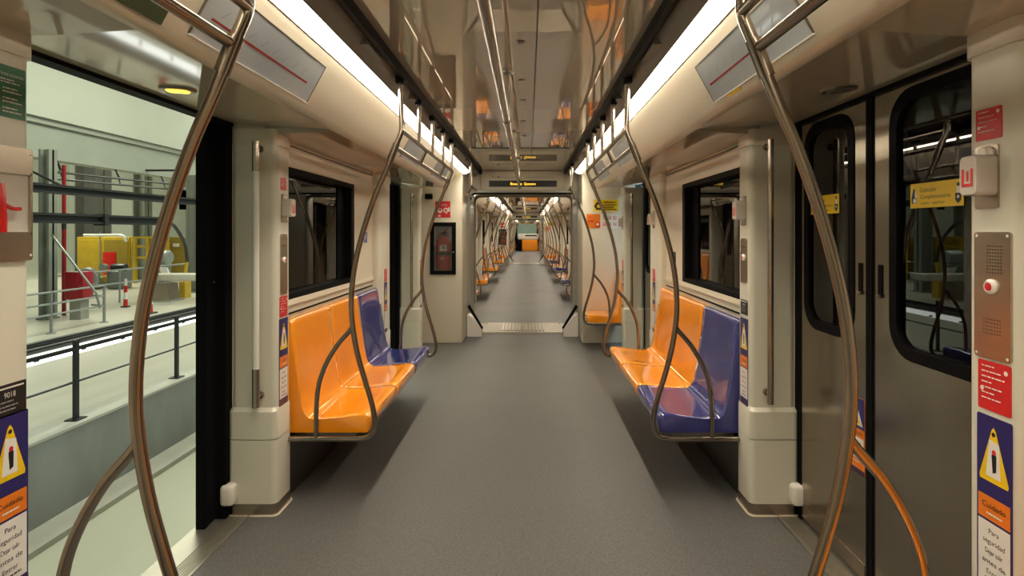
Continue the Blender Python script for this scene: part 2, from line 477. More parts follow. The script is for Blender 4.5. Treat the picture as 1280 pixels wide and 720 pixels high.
# ------------------------------------------------------------------ carriage ends, portals, gangways
def endwall(y, side_near, ci):
    """cream end walls at both sides with recess to the portal, y = the face towards the saloon"""
    pass
def portal(ya, yb, ci):
    """ya: portal wall of this carriage, yb: wall of the next"""
    for s in (-1, 1):
        n = SIDE[s]
        # end panel facing the saloon and the recess behind it
        st(MB().bbox(s * .70, s * HW, ya - .66, ya - .02, 0, 2.10, .012).build('wall_' + n, 'cream'))
        st(MB().bbox(s * .70, s * HW, yb + .02, yb + .30, 0, 2.10, .012).build('wall_' + n, 'cream'))
        st(MB().box(s * .692, s * HW, ya - .02, yb + .02, 0, 2.16).build('wall_' + n, 'arch_grey'))
        # white corner ramps
        for yy, q in ((ya, 1),):
            w = MB()
            pts = [(.69, 0.001), (.506, 0.001), (.506, .085), (.665, .27), (.69, .28)]
            near = yy - .24 * q; back = yy - .075 * q
            w.loft([[(s * x, near, z) for x, z in pts], [(s * x, back, z) for x, z in pts]])
            first = ci == 0 and q == 1
            o = tag(w.build('corner_ramp', 'white_plastic'), 'white wedge at the foot of the gangway opening, %s side' % n if first else 'white wedge beyond the gangway plate, %s side' % n, 'wedge', None if first else 'far gangway wedges ' + n)
            prg = ((.66, .395), (.688, .375), (.505, .092), (.490, .108))
            g = MB().loft([[(s * x, near - .005 * q, z) for x, z in prg], [(s * x, near + .03 * q, z) for x, z in prg]])
            if q == 1: tag(g.build('finger_guard', 'rubber'), 'black slanting rubber edge on the white gangway wedge, %s side' % n if first else 'black slanting edge beyond the gangway plate, %s side' % n, 'guard', None if first else 'far gangway guards ' + n)
    # lintel
    st(MB().box(-.72, .72, ya - .012, ya + .03, 1.83, 2.16).build('trim_10', 'cream'))
    st(MB().box(-.72, .72, ya + .03, yb, 1.86, 2.16).build('ceiling', 'cream'))
    # tubular portal frame, one per side
    for yy, q in ((ya - .02, 0), (yb + .02, 1)):
        t = MB()
        out = [(.715, .30), (.715, 1.73), (.70, 1.785), (.67, 1.818), (.60, 1.832)]
        iw = .672
        inn = [(iw, .30), (iw, 1.71), (iw - .008, 1.752), (iw - .03, 1.779), (iw - .065, 1.790)]
        ring = [(-x, z) for x, z in out] + [(x, z) for x, z in out[::-1]]
        rin = [(-x, z) for x, z in inn] + [(x, z) for x, z in inn[::-1]]
        d0, d1 = yy - .035, yy + .035
        t.loft([[(a[0], d0, a[1]), (b[0], d0, b[1]), (b[0], d1, b[1]), (a[0], d1, a[1])] for a, b in zip(ring, rin)], 'arch_grey')
        if q: r2 = None
        rin = rin[1:-1]; r2 = [(x * .985, z - .008) for x, z in rin]
        if q == 0: t.loft([[(a[0], d0 - .008, a[1] + .012), (b[0], d0 - .008, b[1]), (b[0], d1, b[1]), (a[0], d1, a[1])] for a, b in zip(rin, r2)], 'black')
        tag(t.build('portal_arch', None), ['grey rounded frame around the gangway opening nearest the camera', 'grey rounded frame on the far side of a gangway'][0 if (ci == 0 and q == 0) else 1], 'frame', None if (ci == 0 and q == 0) else 'far gangway frames')
    # plate
    p = MB()
    p.box(-.70, .70, ya - .03, yb + .03, -.06, .004, 'plate_steel')
    p.prismY([(-.50, .004), (-.50, .012), (.50, .012), (.50, .004)], ya + .03, yb - .03, 1, 'plate_steel')
    for y_ in (ya + .0, yb - .03): p.box(-.52, .52, y_, y_ + .03, .004, .014, 'plate_rib')
    for k in range(13):
        x = -.27 + .045 * k
        p.bbox(x - .012, x + .012, ya + .10, yb - .12, .010, .024, .004, 'plate_rib', seg=1)
    o = p.build('gangway_plate', None)
    tag(o, 'ribbed steel floor plate across the near gangway' if ci == 0 else 'thin steel floor plate across the far gangway', 'floor plate')
portal(7.30, 8.06, 0)
portal(22.90, 23.70, 1)
st(MB().box(-HW, HW, -1.8, -1.7, 0, 2.2).build('wall_back', 'cream'))

def led(y, label, main):
    t = thing('led_display', label, 'display', (0, y - .05, 1.84))
    h = MB().bbox(-.535, .535, y - .05, y - .012, 1.83, 2.075, .008); h.build('housing', 'cream', t)
    pl = Plane((0, y - .05, 1.84), 'E')
    pl.slab(-.43, .035, .435, .115, 0, .003, 'sign_black', .004)
    if main:
        pl.text('Basene', -.16, .058, .034, 'led_amber', .0045, width=.15)
        pl.text('Quenevo', .015, .058, .034, 'led_amber', .0045, width=.15)
    else:
        pl.text('Basene Quenevo', -.16, .058, .034, 'led_amber', .0045, width=.33)
    pl.b.build('screen', None, t)
    pl = Plane((0, y - .05, 1.84), 'E')
    pl.rect(-.36, .150, -.03, .158, 'sign_grey', .001); pl.rect(.03, .150, .40, .158, 'sign_grey', .001)
    pl.disc(-.38, .158, .006, 'sign_black', .0012); pl.disc(-.31, .160, .010, 'sign_black', .0014)
    pl.b.build('sensor_slot', None, t)
    return t
led(7.30, 'wide white display with amber letters above the nearest gangway', True)
led(22.90, 'tiny amber display above the second gangway, far down the train', False)
led(38.62, 'tiny amber display at the far end of the last carriage', False)

# ------------------------------------------------------------------ doors
def leaf(k, s, ya, yb, x=1.305, hx=None, inner=True, handle_end=1, stick=True, tri=False):
    """door leaf between ya and yb, at x"""
    r = thing('door_%d' % k, '', '', (s * x, (ya + yb) / 2, .015)); del r['label']; del r['category']; st(r)
    w0, w1 = (ya + .09, yb - .035) if handle_end == -1 else (ya + .035, yb - .10)
    # panel with window opening (ring of faces, closed solid)
    win = rrect(w0, w1, .885, 1.765, .11, 6)
    outer = []
    cx, cz = (w0 + w1) / 2, (.885 + 1.765) / 2
    for (u, v) in win:
        du, dv = u - cx, v - cz
        tu = ((yb - cx) / du if du > 0 else (ya - cx) / du) if abs(du) > 1e-6 else 1e9
        tv = ((1.79 - cz) / dv if dv > 0 else (.015 - cz) / dv) if abs(dv) > 1e-6 else 1e9
        t = min(tu, tv); outer.append([cx + du * t, cz + dv * t])
    for cu, cv in ((ya, .015), (ya, 1.79), (yb, .015), (yb, 1.79)):
        j = min(range(len(outer)), key=lambda i: (outer[i][0] - cu) ** 2 + (outer[i][1] - cv) ** 2); outer[j] = [cu, cv]
    a, b_ = s * x, s * (x + .035)
    P = MB(); secs = []
    P.loft([[(a, u, v) for u, v in win], [(a, u, v) for u, v in outer], [(b_, u, v) for u, v in outer], [(b_, u, v) for u, v in win]], closed=True)
    P.build('door_panel', 'door_steel', r)
    g = MB()
    in_ = rrect(w0 + .035, w1 - .035, .92, 1.73, .085, 6); wo = rrect(w0 - .004, w1 + .004, .881, 1.769, .112, 6)
    xa, xb = s * (x - .004), s * (x + .02)
    g.loft([[(xa, u, v) for u, v in in_], [(xa, u, v) for u, v in wo], [(xb, u, v) for u, v in wo], [(xb, u, v) for u, v in in_]], closed=True)
    g.build('window_gasket', 'black', r)
    q = MB().loft([[(s * (x + .008), u, v) for u, v in rrect(w0 + .02, w1 - .02, .905, 1.745, .09, 6)], [(s * (x + .013), u, v) for u, v in rrect(w0 + .02, w1 - .02, .905, 1.745, .09, 6)]])
    q.build('pane', 'door_glass', r)
    e = MB()
    if handle_end == 1: e.box(s * (x - .006), s * (x + .03), yb - .004, yb + .014, .015, 1.79)
    else: e.box(s * (x - .006), s * (x + .03), ya - .014, ya + .004, .015, 1.79)
    e.build('rubber_edge', 'rubber', r)
    hy = yb - .045 if handle_end == 1 else ya + .045
    h = MB().loft([[(s * (x - .001), u, v) for u, v in rrect(hy - .011, hy + .011, 1.07, 1.185, .006)], [(s * (x - .0035), u, v) for u, v in rrect(hy - .011, hy + .011, 1.07, 1.185, .006)]])
    hs = h.build('handle_slot', 'black', r)
    h = MB().lathe([(.001, -.012), (.007, -.010), (.009, -.004), (.009, 0)], (s * (x - .002), hy, 1.075), axis='X', n=12) if s > 0 else MB().lathe([(.001, .012), (.007, .010), (.009, .004), (.009, 0)], (s * (x - .002), hy, 1.075), axis='X', n=12)
    h.build('lock', 'steel', hs)
    kk = MB().box(s * (x - .003), s * x, ya + .02, yb - .02, .02, .075); kk.build('kick_plate', 'steel', r)
    return r
dk = 0
def yellow_sticker(parent, s, yc, zc, w, h):
    pl = Plane((s * 1.3105, yc, zc), PL[s])
    pl.slab(-w / 2, -h / 2, w / 2, h / 2, .0, .0012, 'sign_yellow', .002)
    # bottle-like figures left and right
    pl.poly([(-w * .47, -h * .30), (-w * .37, -h * .30), (-w * .365, -h * .1), (-w * .40, h * .25), (-w * .43, h * .33), (-w * .455, h * .1), (-w * .475, -h * .1)], 'sign_black', .0018)
    pl.disc(-w * .405, -h * .2, h * .1, 'sign_white', .0022); pl.poly([(-w * .40, h * .2), (-w * .36, h * .02), (-w * .36, -h * .12), (-w * .40, -h * .05)], 'sign_white', .0022)
    pl.text('Colorador', -w * .30, h * .13, h * .19, 'sign_black', .0018, width=w * .33)
    pl.text('Complementario', -w * .30, -h * .14, h * .16, 'sign_black', .0018, width=w * .58)
    pl.text('trenes - seguridad', -w * .28, -h * .36, h * .10, 'sign_black', .0018, width=w * .45)
    pl.disc(w * .415, h * .30, h * .08, 'sign_black', .0018); pl.rect(w * .39, -h * .02, w * .44, h * .24, 'sign_white', .0018)
    pl.poly([(w * .36, -h * .02), (w * .47, -h * .02), (w * .465, -h * .28), (w * .415, -h * .42), (w * .365, -h * .28)], 'sign_black', .0018)
    pl.disc(w * .415, -h * .16, h * .06, 'sign_white', .0022)
    o = pl.b.build('sticker', None, parent); o['label'] = 'yellow sticker with small figures and black lettering'
def warn_sticker(parent, s, yc, z0, w, h):
    pl = Plane((s * 1.3045, yc, z0), PL[s])
    pl.slab(-w / 2, 0, w / 2, h, 0, .0012, 'sign_orange', .002)
    pl.rect(-w / 2, h * .60, w / 2, h, 'sign_blue', .0018); pl.rect(-w / 2, 0, w / 2, h * .07, 'sign_purple', .0018)
    pl.poly([(-w * .42, h * .64), (w * .42, h * .64), (0, h * .93)], 'sign_white', .0022)
    pl.poly([(-w * .1, h * .66), (w * .12, h * .66), (w * .10, h * .78), (0, h * .88), (-w * .08, h * .8)], 'sign_black', .0026)
    pl.poly([(w * .15, h * .65), (w * .35, h * .65), (w * .12, h * .76)], 'sign_yellow', .0026)
    pl.text('Atencion', -w * .35, h * .52, h * .045, 'sign_black', .0022, width=w * .7)
    pl.rect(-w * .42, h * .36, w * .45, h * .48, 'sign_white', .0020)
    pl.text('No 12 abra', -w * .38, h * .39, h * .05, 'sign_black', .0024, width=w * .7)
    pl.lines(-w * .3, w * .4, [h * .30, h * .25, h * .20, h * .15], h * .015, 'sign_white', .0022)
    o = pl.b.build('sticker', None, parent); o['label'] = 'blue and orange warning sticker with a white triangle'
for ci, car in enumerate(CARS):
    for d in car['doors']:
        mid = 2.056 - 1.33 + d
        for s in (1, -1):
            if s == -1 and ci == 0:
                continue
            far = leaf(dk + 1, s, mid + .015, d + DOOR - .045, handle_end=-1)
            nr = leaf(dk + 2, s, d + .0, mid - .015, handle_end=1); dk += 2
            if s == 1 and ci == 0:
                yellow_sticker(nr, s, d + .405, 1.415, .225, .078)
                yellow_sticker(far, s, d + 1.055, 1.415, .225, .078)
                warn_sticker(far, s, d + .812, .395, .105, .285)
# open left door leaf, slid along the outside of the carriage
dk += 1
r = leaf(dk, -1, 2.505, 3.22, x=1.350, handle_end=-1)
o = MB().box(-1.385, -1.346, 2.485, 2.515, .0, 1.80).box(-1.350, -1.338, 2.487, 2.72, .01, 1.80).build('rubber_edge', 'rubber', r)
dk += 1
r = leaf(dk, -1, .42, 1.10, x=1.350, handle_end=1)
dk += 1
r = leaf(dk, -1, 5.955, 6.67, x=1.350, handle_end=-1)
o = MB().box(-1.385, -1.346, 5.935, 5.965, .0, 1.80).box(-1.350, -1.338, 5.937, 6.17, .01, 1.80).build('rubber_edge', 'rubber', r)
dk += 1
r = leaf(dk, -1, 3.87, 4.55, x=1.350, handle_end=1)

# ------------------------------------------------------------------ seats
def seat_geo(s, y0, w):
    """front x .71, top .40; returns (seat MB, backrest MB)"""
    A, B = MB(), MB()
    N = 15; sa, sb = [], []
    xb = 1.135
    for i in range(N):
        v = -1 + 2 * i / (N - 1); e = abs(v)
        if i in (0, N - 1): y = y0 + (0.002 if v < 0 else w - .002)
        elif i in (1, N - 2): y = y0 + (.007 if v < 0 else w - .007)
        else:
            vv = -1 + 2 * (i - 1) / (N - 3); y = y0 + w / 2 + vv * (w / 2 - .007)
        lip = .004 if i in (0, N - 1) else 0.0
        dish = .007 * max(0.0, 1 - e ** 3.0)
        fd = .004 * (1 - e * e)
        pan = [(.725 + lip, .312), (.716 + lip, .32), (.708 + lip - fd, .372 - lip), (.714 + lip - fd, .391 - lip), (.732 + lip, .400 - lip),
               (.78, .398 - dish * .5 - lip), (.86, .390 - dish - lip), (.94, .383 - dish - lip), (1.0, .382 - dish * .9 - lip)]
        sa.append([(s * x, y, z) for x, z in pan + [(1.0, .312)]])
        top = .868 - .05 * max(0, (e - .80) / .20) ** 2
        back = [(1.0, .382 - dish * .9 - lip), (1.018 + dish * .2, .387 - dish * .7 - lip * .7), (1.034 + dish * .5 + lip * .5, .405 - dish * .3), (1.043 + dish * .9 + lip, .435),
                (1.058 + dish * 1.2 + lip, .52), (1.072 + dish * 1.2 + lip, .62), (1.086 + dish * .9 + lip, .73), (1.098 + dish * .5 + lip, top - .028),
                (1.104 + lip, top - .010), (1.113 + lip * .5, top - .001), (1.124, top)]
        B_ = back + [(xb, top - .004), (xb, .312), (1.0, .312)]
        sb.append([(s * x, y, z) for x, z in B_])
    A.loft(sa); B.loft(sb)
    return A, B
protos = {}
def make_seat(s, y0, w, m, label, group):
    t = thing('train_seat', label, 'seat', (s * .92, y0 + w / 2, .292), group)
    a, b = seat_geo(s, y0, w)
    a.build('seat', m, t, angle=50); b.build('backrest', m, t, angle=50)
    k = MB().bbox(s * .80, s * 1.13, y0 + .06, y0 + w - .06, .270, .316, .006); k.build('mounting_bar', 'dark_steel', t)
    return t
def seat(s, y0, w, m, label, group=None):
    key = (s, m, round(w, 3))
    if key not in protos:
        protos[key] = (make_seat(s, y0, w, m, label, group), y0); return protos[key][0]
    t, yy = protos[key]
    o = dup(t, y0 - yy, label)
    if group: o['group'] = group
    elif 'group' in o: del o['group']
    return o
W = .563
G1 = 'seats beside the doors, nearest carriage'
seat(-1, 2.80, W, 'orange', 'orange moulded seat on the left, next to the door pillar', G1)
seat(-1, 2.80 + W, W, 'orange', 'middle orange seat of the left bench, between an orange and a blue seat', G1)
seat(-1, 2.80 + 2 * W, W, 'blue', 'glossy blue seat at the far end of the left bench', G1)
seat(1, 2.80, W, 'blue', 'glossy blue seat on the right, next to the door pillar', G1)
seat(1, 2.80 + W, W, 'orange', 'middle orange seat of the right bench, directly beyond the blue one', G1)
seat(1, 2.80 + 2 * W, W, 'orange', 'orange seat at the far end of the right bench under the window', G1)
seat(1, 6.20, .43, 'orange', 'single orange seat against the cream end wall, before the gangway')
for s in (-1, 1):
    for k in range(3):
        if k > 0 or s == -1: continue
        m = 'orange'
        seat(s, 1.12 - W * (k + 1), W, m, '%s seat below the near handrail, %s side, just out of the frame' % (m, SIDE[s]), '%s seats beside the camera %s' % (m, SIDE[s]))
for ci in (1, 2):
    for s in (-1, 1):
        for bi, (a, c) in enumerate(allbays[ci, s]):
            st0 = a + .18; w = .553
            for k in range(3):
                m = 'blue' if (k == 0 and s == 1) or (k == 2 and s == -1) else 'orange'
                seat(s, st0 + w * k, w, m, '%s seat on the %s side of the %s carriage, beyond the gangway' % (m, SIDE[s], ['', 'second', 'farthest'][ci]), '%s seats on the %s in the %s carriage' % (m, SIDE[s], ['', 'second', 'farthest'][ci]))

# ------------------------------------------------------------------ handrail frames
POLE = [(.545, 2.04), (.545, 1.95), (.543, 1.86), (.541, 1.81), (.545, 1.775), (.572, 1.71), (.615, 1.60), (.665, 1.485), (.722, 1.32), (.765, 1.15), (.783, 1.0), (.781, .876), (.758, .73), (.723, .60), (.692, .50), (.675, .425), (.672, .375), (.682, .335), (.71, .310), (.76, .303), (.86, .303), (.98, .303), (1.12, .303)]
BRACE = [(.776, .845), (.80, .815), (.855, .75), (.905, .665), (.937, .58), (.95, .49), (.953, .40), (.953, .303)]
RU, RL = (.541, 1.788), (.576, 1.708)
def handrail(s, ya, yb, label, group=None, poles=(1, 1), r=.0132, hang=3, rungs=2, end=1.12):
    t = thing('handrail_frame', label, 'handrail', (s * .7, (ya + yb) / 2, .29), group)
    for on, y in zip(poles, (ya, yb)):
        if not on: continue
        P = [(s * x, y, z) for x, z in POLE]; P[-1] = (s * end, y, .303)
        po = MB().tube(P, r, smooth=4, n=12).build('pole', 'tube_steel', t)
        MB().tube([(s * x, y, z) for x, z in BRACE], r * .9, smooth=4, n=12).build('brace', 'tube_steel', po)
        c = MB().tube([(s * .566, y, 1.727), (s * .598, y, 1.645)], r * 1.28, n=14)
        c.build('clamp', 'tube_steel', po)
        c = MB().bbox(s * .526, s * .566, y - .03, y + .03, 2.01, 2.045, .006); c.build('ceiling_bracket', 'black', po)
    for x, z in (RU, RL):
        MB().tube([(s * x, ya, z), (s * x, yb, z)], r * .9, n=12).build('rail', 'tube_steel', t)
    for k in range(rungs):
        y = ya + (yb - ya) * [(.36, .78), (.25, .5)][0][k] if rungs == 2 else ya + (yb - ya) * (k + 1) / (rungs + 1)
        MB().tube([(s * RU[0], y, RU[1]), (s * RL[0], y, RL[1])], r * .8, n=10).build('rung', 'tube_steel', t)
    for k in range(hang):
        y = ya + (yb - ya) * (k + 1) / (hang + 1)
        hg = MB().tube([(s * .545, y, 2.04), (s * RU[0], y, RU[1])], r * .85, n=10).build('hanger', 'tube_steel', t)
        MB().bbox(s * .528, s * .565, y - .025, y + .025, 2.012, 2.045, .005).build('ceiling_bracket', 'black', hg)
    return t
for s in (-1, 1):
    n = SIDE[s]
    seat(s, 8.42, .43, 'orange', 'single orange seat just beyond the gangway, %s side' % n)
    seat(s, 21.78, .43, 'orange', 'single orange seat at the end of the second carriage, %s side' % n)
    seat(s, 24.06, .43, 'orange', 'single orange seat at the start of the farthest carriage, %s side' % n)
    handrail(s, 8.42, 8.92, 'thin curved handrail right behind the gangway frame, %s side' % n, poles=(0, 1), hang=1, rungs=1)
    handrail(s, 21.74, 22.2, 'thin curved handrail at the end of the second carriage, %s side' % n, poles=(1, 0), hang=1, rungs=1)
    handrail(s, -.60, 1.235 if s < 0 else 1.262, 'large curved steel handrail nearest the camera on the %s' % n, r=.0137, hang=3)
    f = handrail(s, 2.74, 4.56, 'curved steel handrail frame around the %s three-seat bench of the nearest carriage' % n, end=1.095)
    for ci in (1, 2):
        for bi, (a, c) in enumerate(allbays[ci, s]):
            handrail(s, a + .12, c - .22, 'thin curved handrails on the %s of the %s carriage, beyond the gangway' % (n, ['', 'second', 'farthest'][ci]), 'far handrails on the %s, carriage %s' % (n, ['', 'two', 'three'][ci])) if (ci == 1 and bi == 0) else dup(f, a + .12 - 2.74, 'thin curved handrails on the %s of the %s carriage, beyond the gangway' % (n, ['', 'second', 'farthest'][ci]), 'far handrails on the %s, carriage %s' % (n, ['', 'two', 'three'][ci]))
handrail(1, 6.17, 6.66, 'curved handrail in front of the single orange seat by the end wall', poles=(1, 0), hang=1, rungs=1)
t = thing('handrail_frame', 'short ceiling handrail above the red extinguisher sign, left', 'handrail', (-.57, 6.3, 1.7))
for x, z in (RU, RL):
    MB().tube([(-x, 6.05, z), (-x, 6.65, z)], .014, n=10).build('rail', 'tube_steel', t)
MB().tube([(-.545, 6.05, 2.04), (-.541, 6.05, 1.80), (-.545, 6.05, 1.775), (-.572, 6.05, 1.71)], .014, smooth=3, n=10).build('hanger', 'tube_steel', t)

# centre ceiling rails
for ci, car in enumerate(CARS):
    y0, y1 = car['y0'] + .3, car['y1'] - .35
    t = thing('ceiling_handrail', ['double steel handrail running down the middle of the ceiling, nearest carriage', 'middle ceiling handrail of the second carriage', 'middle ceiling handrail of the farthest carriage'][ci], 'handrail', (-.036, (y0 + y1) / 2, 1.84))
    MB().tube([(-.036, y0, 1.84), (-.036, y1, 1.84)], .0175, n=14).build('rail', 'tube_steel', t)
    yy = 1.15 if ci == 0 else y0 + .5
    while yy < y1 - .1:
        hg = MB().tube([(-.036, yy, 1.84), (-.036, yy, 2.08)], .014, n=10).build('hanger', 'tube_steel', t)
        MB().tube([(-.036, yy - .03, 1.84), (-.036, yy + .03, 1.84)], .022, n=14).build('collar', 'tube_steel', hg)
        MB().lathe([(.03, -.012), (.034, -.003), (.034, 0)], (-.036, yy, 2.08), n=16).build('ceiling_flange', 'dark_steel', hg)
        yy += 1.62 if ci == 0 else 2.2
for y in (2.33, 2.92, 3.36, 3.99, 4.6):
    tag(MB().lathe([(.004, -.004), (.016, -.004), (.02, 0), (.02, .002)], (.037, y, 2.079), n=16).build('ceiling_stud', 'dark_steel'), 'small dark round stud in the row along the glossy ceiling', 'stud', 'ceiling studs')

# ------------------------------------------------------------------ signs and fittings on the pillars
def tall_sign(s, yc, label):
    w, z0, z1 = .094, .463, .893; h = z1 - z0
    pl = Plane((s * 1.09, yc, z0), PL[s])
    pl.slab(-w / 2, 0, w / 2, h, 0, .0015, 'sign_blue', .005)
    pl.rect(-w * .455, .055, w * .455, .195, 'sign_white', .0020)
    pl.rect(-w * .455, .2, w * .455, .252, 'sign_orange', .0020)
    pl.rect(-w / 2, .0, w / 2, .05, 'sign_purple', .0020)
    zt = .285
    pl.poly([(-w * .40, zt), (w * .40, zt), (w * .42, zt + .008), (w * .06, zt + .115), (0, zt + .122), (-w * .06, zt + .115), (-w * .42, zt + .008)], 'sign_yellow', .0022)
    pl.poly([(-w * .22, zt + .012), (w * .20, zt + .012), (w * .16, zt + .088), (-w * .12, zt + .094)], 'sign_white', .0026)
    pl.poly([(-w * .02, zt + .022), (w * .08, zt + .026), (w * .09, zt + .06), (w * .02, zt + .075), (-w * .05, zt + .06)], 'sign_black', .0030)
    pl.disc(w * .02, zt + .068, .0055, 'sign_red', .0032)
    pl.disc(0, zt + .107, .005, 'sign_black', .0028)
    pl.text('Cuidado', -w * .34, .226, .012, 'sign_black', .0026, width=w * .68)
    pl.lines(-w * .2, w * .24, [.212], .004, 'sign_white', .0026, frac=[1])
    for i, (tx, ww) in enumerate((('Para', .3), ('seguridad', .62), ('Dejar salir', .5), ('antes de', .66), ('Entrar', .42))):
        pl.text(tx, 0, .170 - i * .0225, .011, 'sign_black', .0026, width=w * ww, center=True)
    pl.lines(-w * .25, w * .3, [.067], .004, 'sign_black', .0026, frac=[1])
    tag(pl.b.build('safety_sign', None, origin=(s * 1.09, yc, z0)), label, 'sign')
def red_sign(s, yc, z0, z1, w, label, x=1.09):
    h = z1 - z0
    pl = Plane((s * x, yc, z0), PL[s])
    pl.slab(-w / 2, 0, w / 2, h, 0, .0015, 'sign_red', .004)
    n = max(4, int(h / .014))
    pl.lines(-w * .38, w * .40, [h * .88 - i * h * .76 / n for i in range(n)], h * .025, 'sign_white', .002, frac=[.5, .75, .9, .4, .8])
    pl.disc(-w * .36, h * .42, w * .06, 'sign_white', .0022); pl.disc(w * .36, h * .84, w * .06, 'sign_white', .0022)
    tag(pl.b.build('notice', None, origin=(s * x, yc, z0)), label, 'sign')
def black_sign(s, yc, z0, z1, w, label):
    h = z1 - z0
    pl = Plane((s * 1.09, yc, z0), PL[s])
    pl.slab(-w / 2, 0, w / 2, h, 0, .0015, 'sign_black', .003)
    pl.rect(-w * .42, h * .86, w * .42, h * .91, 'sign_white', .002)
    pl.text('9018', 0, h * .58, h * .17, 'sign_white', .002, width=w * .34, center=True)
    pl.lines(-w * .34, w * .3, [h * .44, h * .30, h * .18], h * .04, 'sign_grey', .002)
    tag(pl.b.build('number_plate', None, origin=(s * 1.09, yc, z0)), label, 'sign')
def steel_plate(s, yc, z0, z1, w, label, holes=True):
    t = thing('intercom_panel', label, 'intercom', (s * 1.09, yc, z0)); h = z1 - z0
    pl = Plane((s * 1.09, yc, z0), PL[s]); pl.slab(-w / 2, 0, w / 2, h, -.002, .004, 'steel', .008); pl.b.build('plate', None, t)
    pl = Plane((s * 1.09, yc, z0), PL[s])
    if holes:
        for i in range(6):
            for j in range(9): pl.disc(-w * .12 + i * w * .075, h * .68 + j * h * .026, .0016, 'sign_black', .0044, 6)
        pl.b.build('speaker_grille', None, t); pl = Plane((s * 1.09, yc, z0), PL[s])
        for i in range(7):
            for j in range(5): pl.disc(-w * .22 + i * w * .075, h * .20 + j * h * .028, .0014, 'sign_black', .0044, 6)
    else:
        pl.rect(-w * .3, h * .8, w * .3, h * .83, 'dark_steel', .0044)
    pl.b.build('microphone_grille' if holes else 'engraved_line', None, t)
    pl = Plane((s * 1.09, yc, z0), PL[s])
    for u in (-1, 1):
        for v in (.03, .97): pl.disc(u * w * .42, h * v, .0035, 'white_plastic', .0046, 10)
    pl.b.build('screw', None, t)
    zc = z0 + h * .57; b = MB(); q = -s
    rr = min(.017, w * .2)
    b.lathe([(rr, 0), (rr, q * .006), (rr * .8, q * .010), (rr * .62, q * .011), (rr * .55, q * .007), (.0005, q * .007)], (s * 1.088 , yc, zc), axis='X', n=20)
    o = b.build('button_ring', 'white_plastic', t)
    b = MB().lathe([(rr * .52, q * .007), (rr * .5, q * .011), (.0005, q * .013)], (s * 1.088, yc, zc), axis='X', n=16); b.build('button', 'sign_red', o)
def handle(s, yc, z0, z1, label):
    t = thing('emergency_handle', label, 'handle', (s * 1.09, yc, z0)); h = z1 - z0
    pl = Plane((s * 1.09, yc, z0), PL[s]); pl.slab(-.032, 0, .032, h, -.002, .004, 'steel', .006); pl.b.build('backplate', None, t)
    c = MB(); q = 1.086
    pr = rrect(yc - .03, yc + .022, z0 + h * .20, z0 + h * .84, .012)
    c.loft([[(s * q, u, v) for u, v in pr], [(s * (q - .038), u, v) for u, v in pr], [(s * (q - .044), yc + (u - yc) * .9, (z0 + h * .52) + (v - z0 - h * .52) * .94) for u, v in pr]])
    cov = c.build('clear_cover', 'clear_plastic', t)
    c = MB().lathe([(.0005, 0), (.016, 0), (.018, -s * .006), (.014, -s * .016), (.0005, -s * .018)], (s * 1.088, yc - .005, z0 + h * .86), axis='X'); c.build('hinge_cap', 'white_plastic', t)
    g = Plane((s * (q - .044), yc - .004, z0 + h * .5), PL[s])
    g.rect(-.017, -.022, -.010, .018, 'sign_red', .0012); g.rect(.008, -.022, .015, .018, 'sign_red', .0012); g.rect(-.010, -.022, .008, -.015, 'sign_red', .0012); g.rect(-.003, -.01, .003, .012, 'sign_red', .0012)
    g.b.build('red_mark', None, cov)
def grab_bar(s, y, z0, z1, white, label):
    x = 1.165
    t = thing('grab_bar', label, 'handrail', (s * x, y - .04, z0))
    yy = y - .045
    MB().tube([(s * x, yy, z0 + .17 if white else z0), (s * x, yy, z1 - .13 if white else z1)], .0148 if white else .0135, n=14).build('tube', 'white_plastic' if white else 'steel', t)
    if white:
        MB().tube([(s * x, yy, z0), (s * x, yy, z0 + .175)], .0160, n=14).build('end_sleeve', 'steel', t)
        MB().tube([(s * x, yy, z1 - .135), (s * x, yy, z1)], .0160, n=14).build('end_sleeve', 'steel', t)
    for z in (z0 + .045, z1 - .03):
        MB().tube([(s * x, yy, z), (s * x, y + .004, z)], .010, n=10).build('stand_off', 'steel', t)
        MB().lathe([(.016, -.012), (.018, -.004), (.018, .0)], (s * x, y, z), axis='Y', n=14).build('foot', 'steel', t)

# far left pillar
red_sign(-1, 2.69, 1.497, 1.557, .06, 'small red notice above the emergency handle on the left pillar beside the bench')
handle(-1, 2.695, 1.345, 1.478, 'emergency handle under a clear cover on the left pillar beside the bench')
steel_plate(-1, 2.69, 1.005, 1.29, .075, 'narrow steel plate with a round button on the left pillar beside the bench', False)
red_sign(-1, 2.69, .90, .997, .085, 'red notice above the blue safety sign on the left pillar beside the bench')
tall_sign(-1, 2.69, 'blue, orange and white safety sign on the left pillar beside the orange seat')
grab_bar(-1, 2.62, .505, 1.71, True, 'white vertical grab bar with steel ends on the left door pillar')
# far right pillar
handle(1, 2.695, 1.33, 1.47, 'emergency handle on the right pillar beside the bench')
steel_plate(1, 2.69, 1.06, 1.27, .08, 'narrow steel plate on the right pillar beside the blue seat', False)
black_sign(1, 2.69, .91, .98, .085, 'small black plate above the safety sign on the right pillar by the bench')
tall_sign(1, 2.69, 'blue, orange and white safety sign on the right pillar beside the blue seat')
grab_bar(1, 2.62, .52, 1.72, False, 'steel vertical grab bar on the right door pillar')
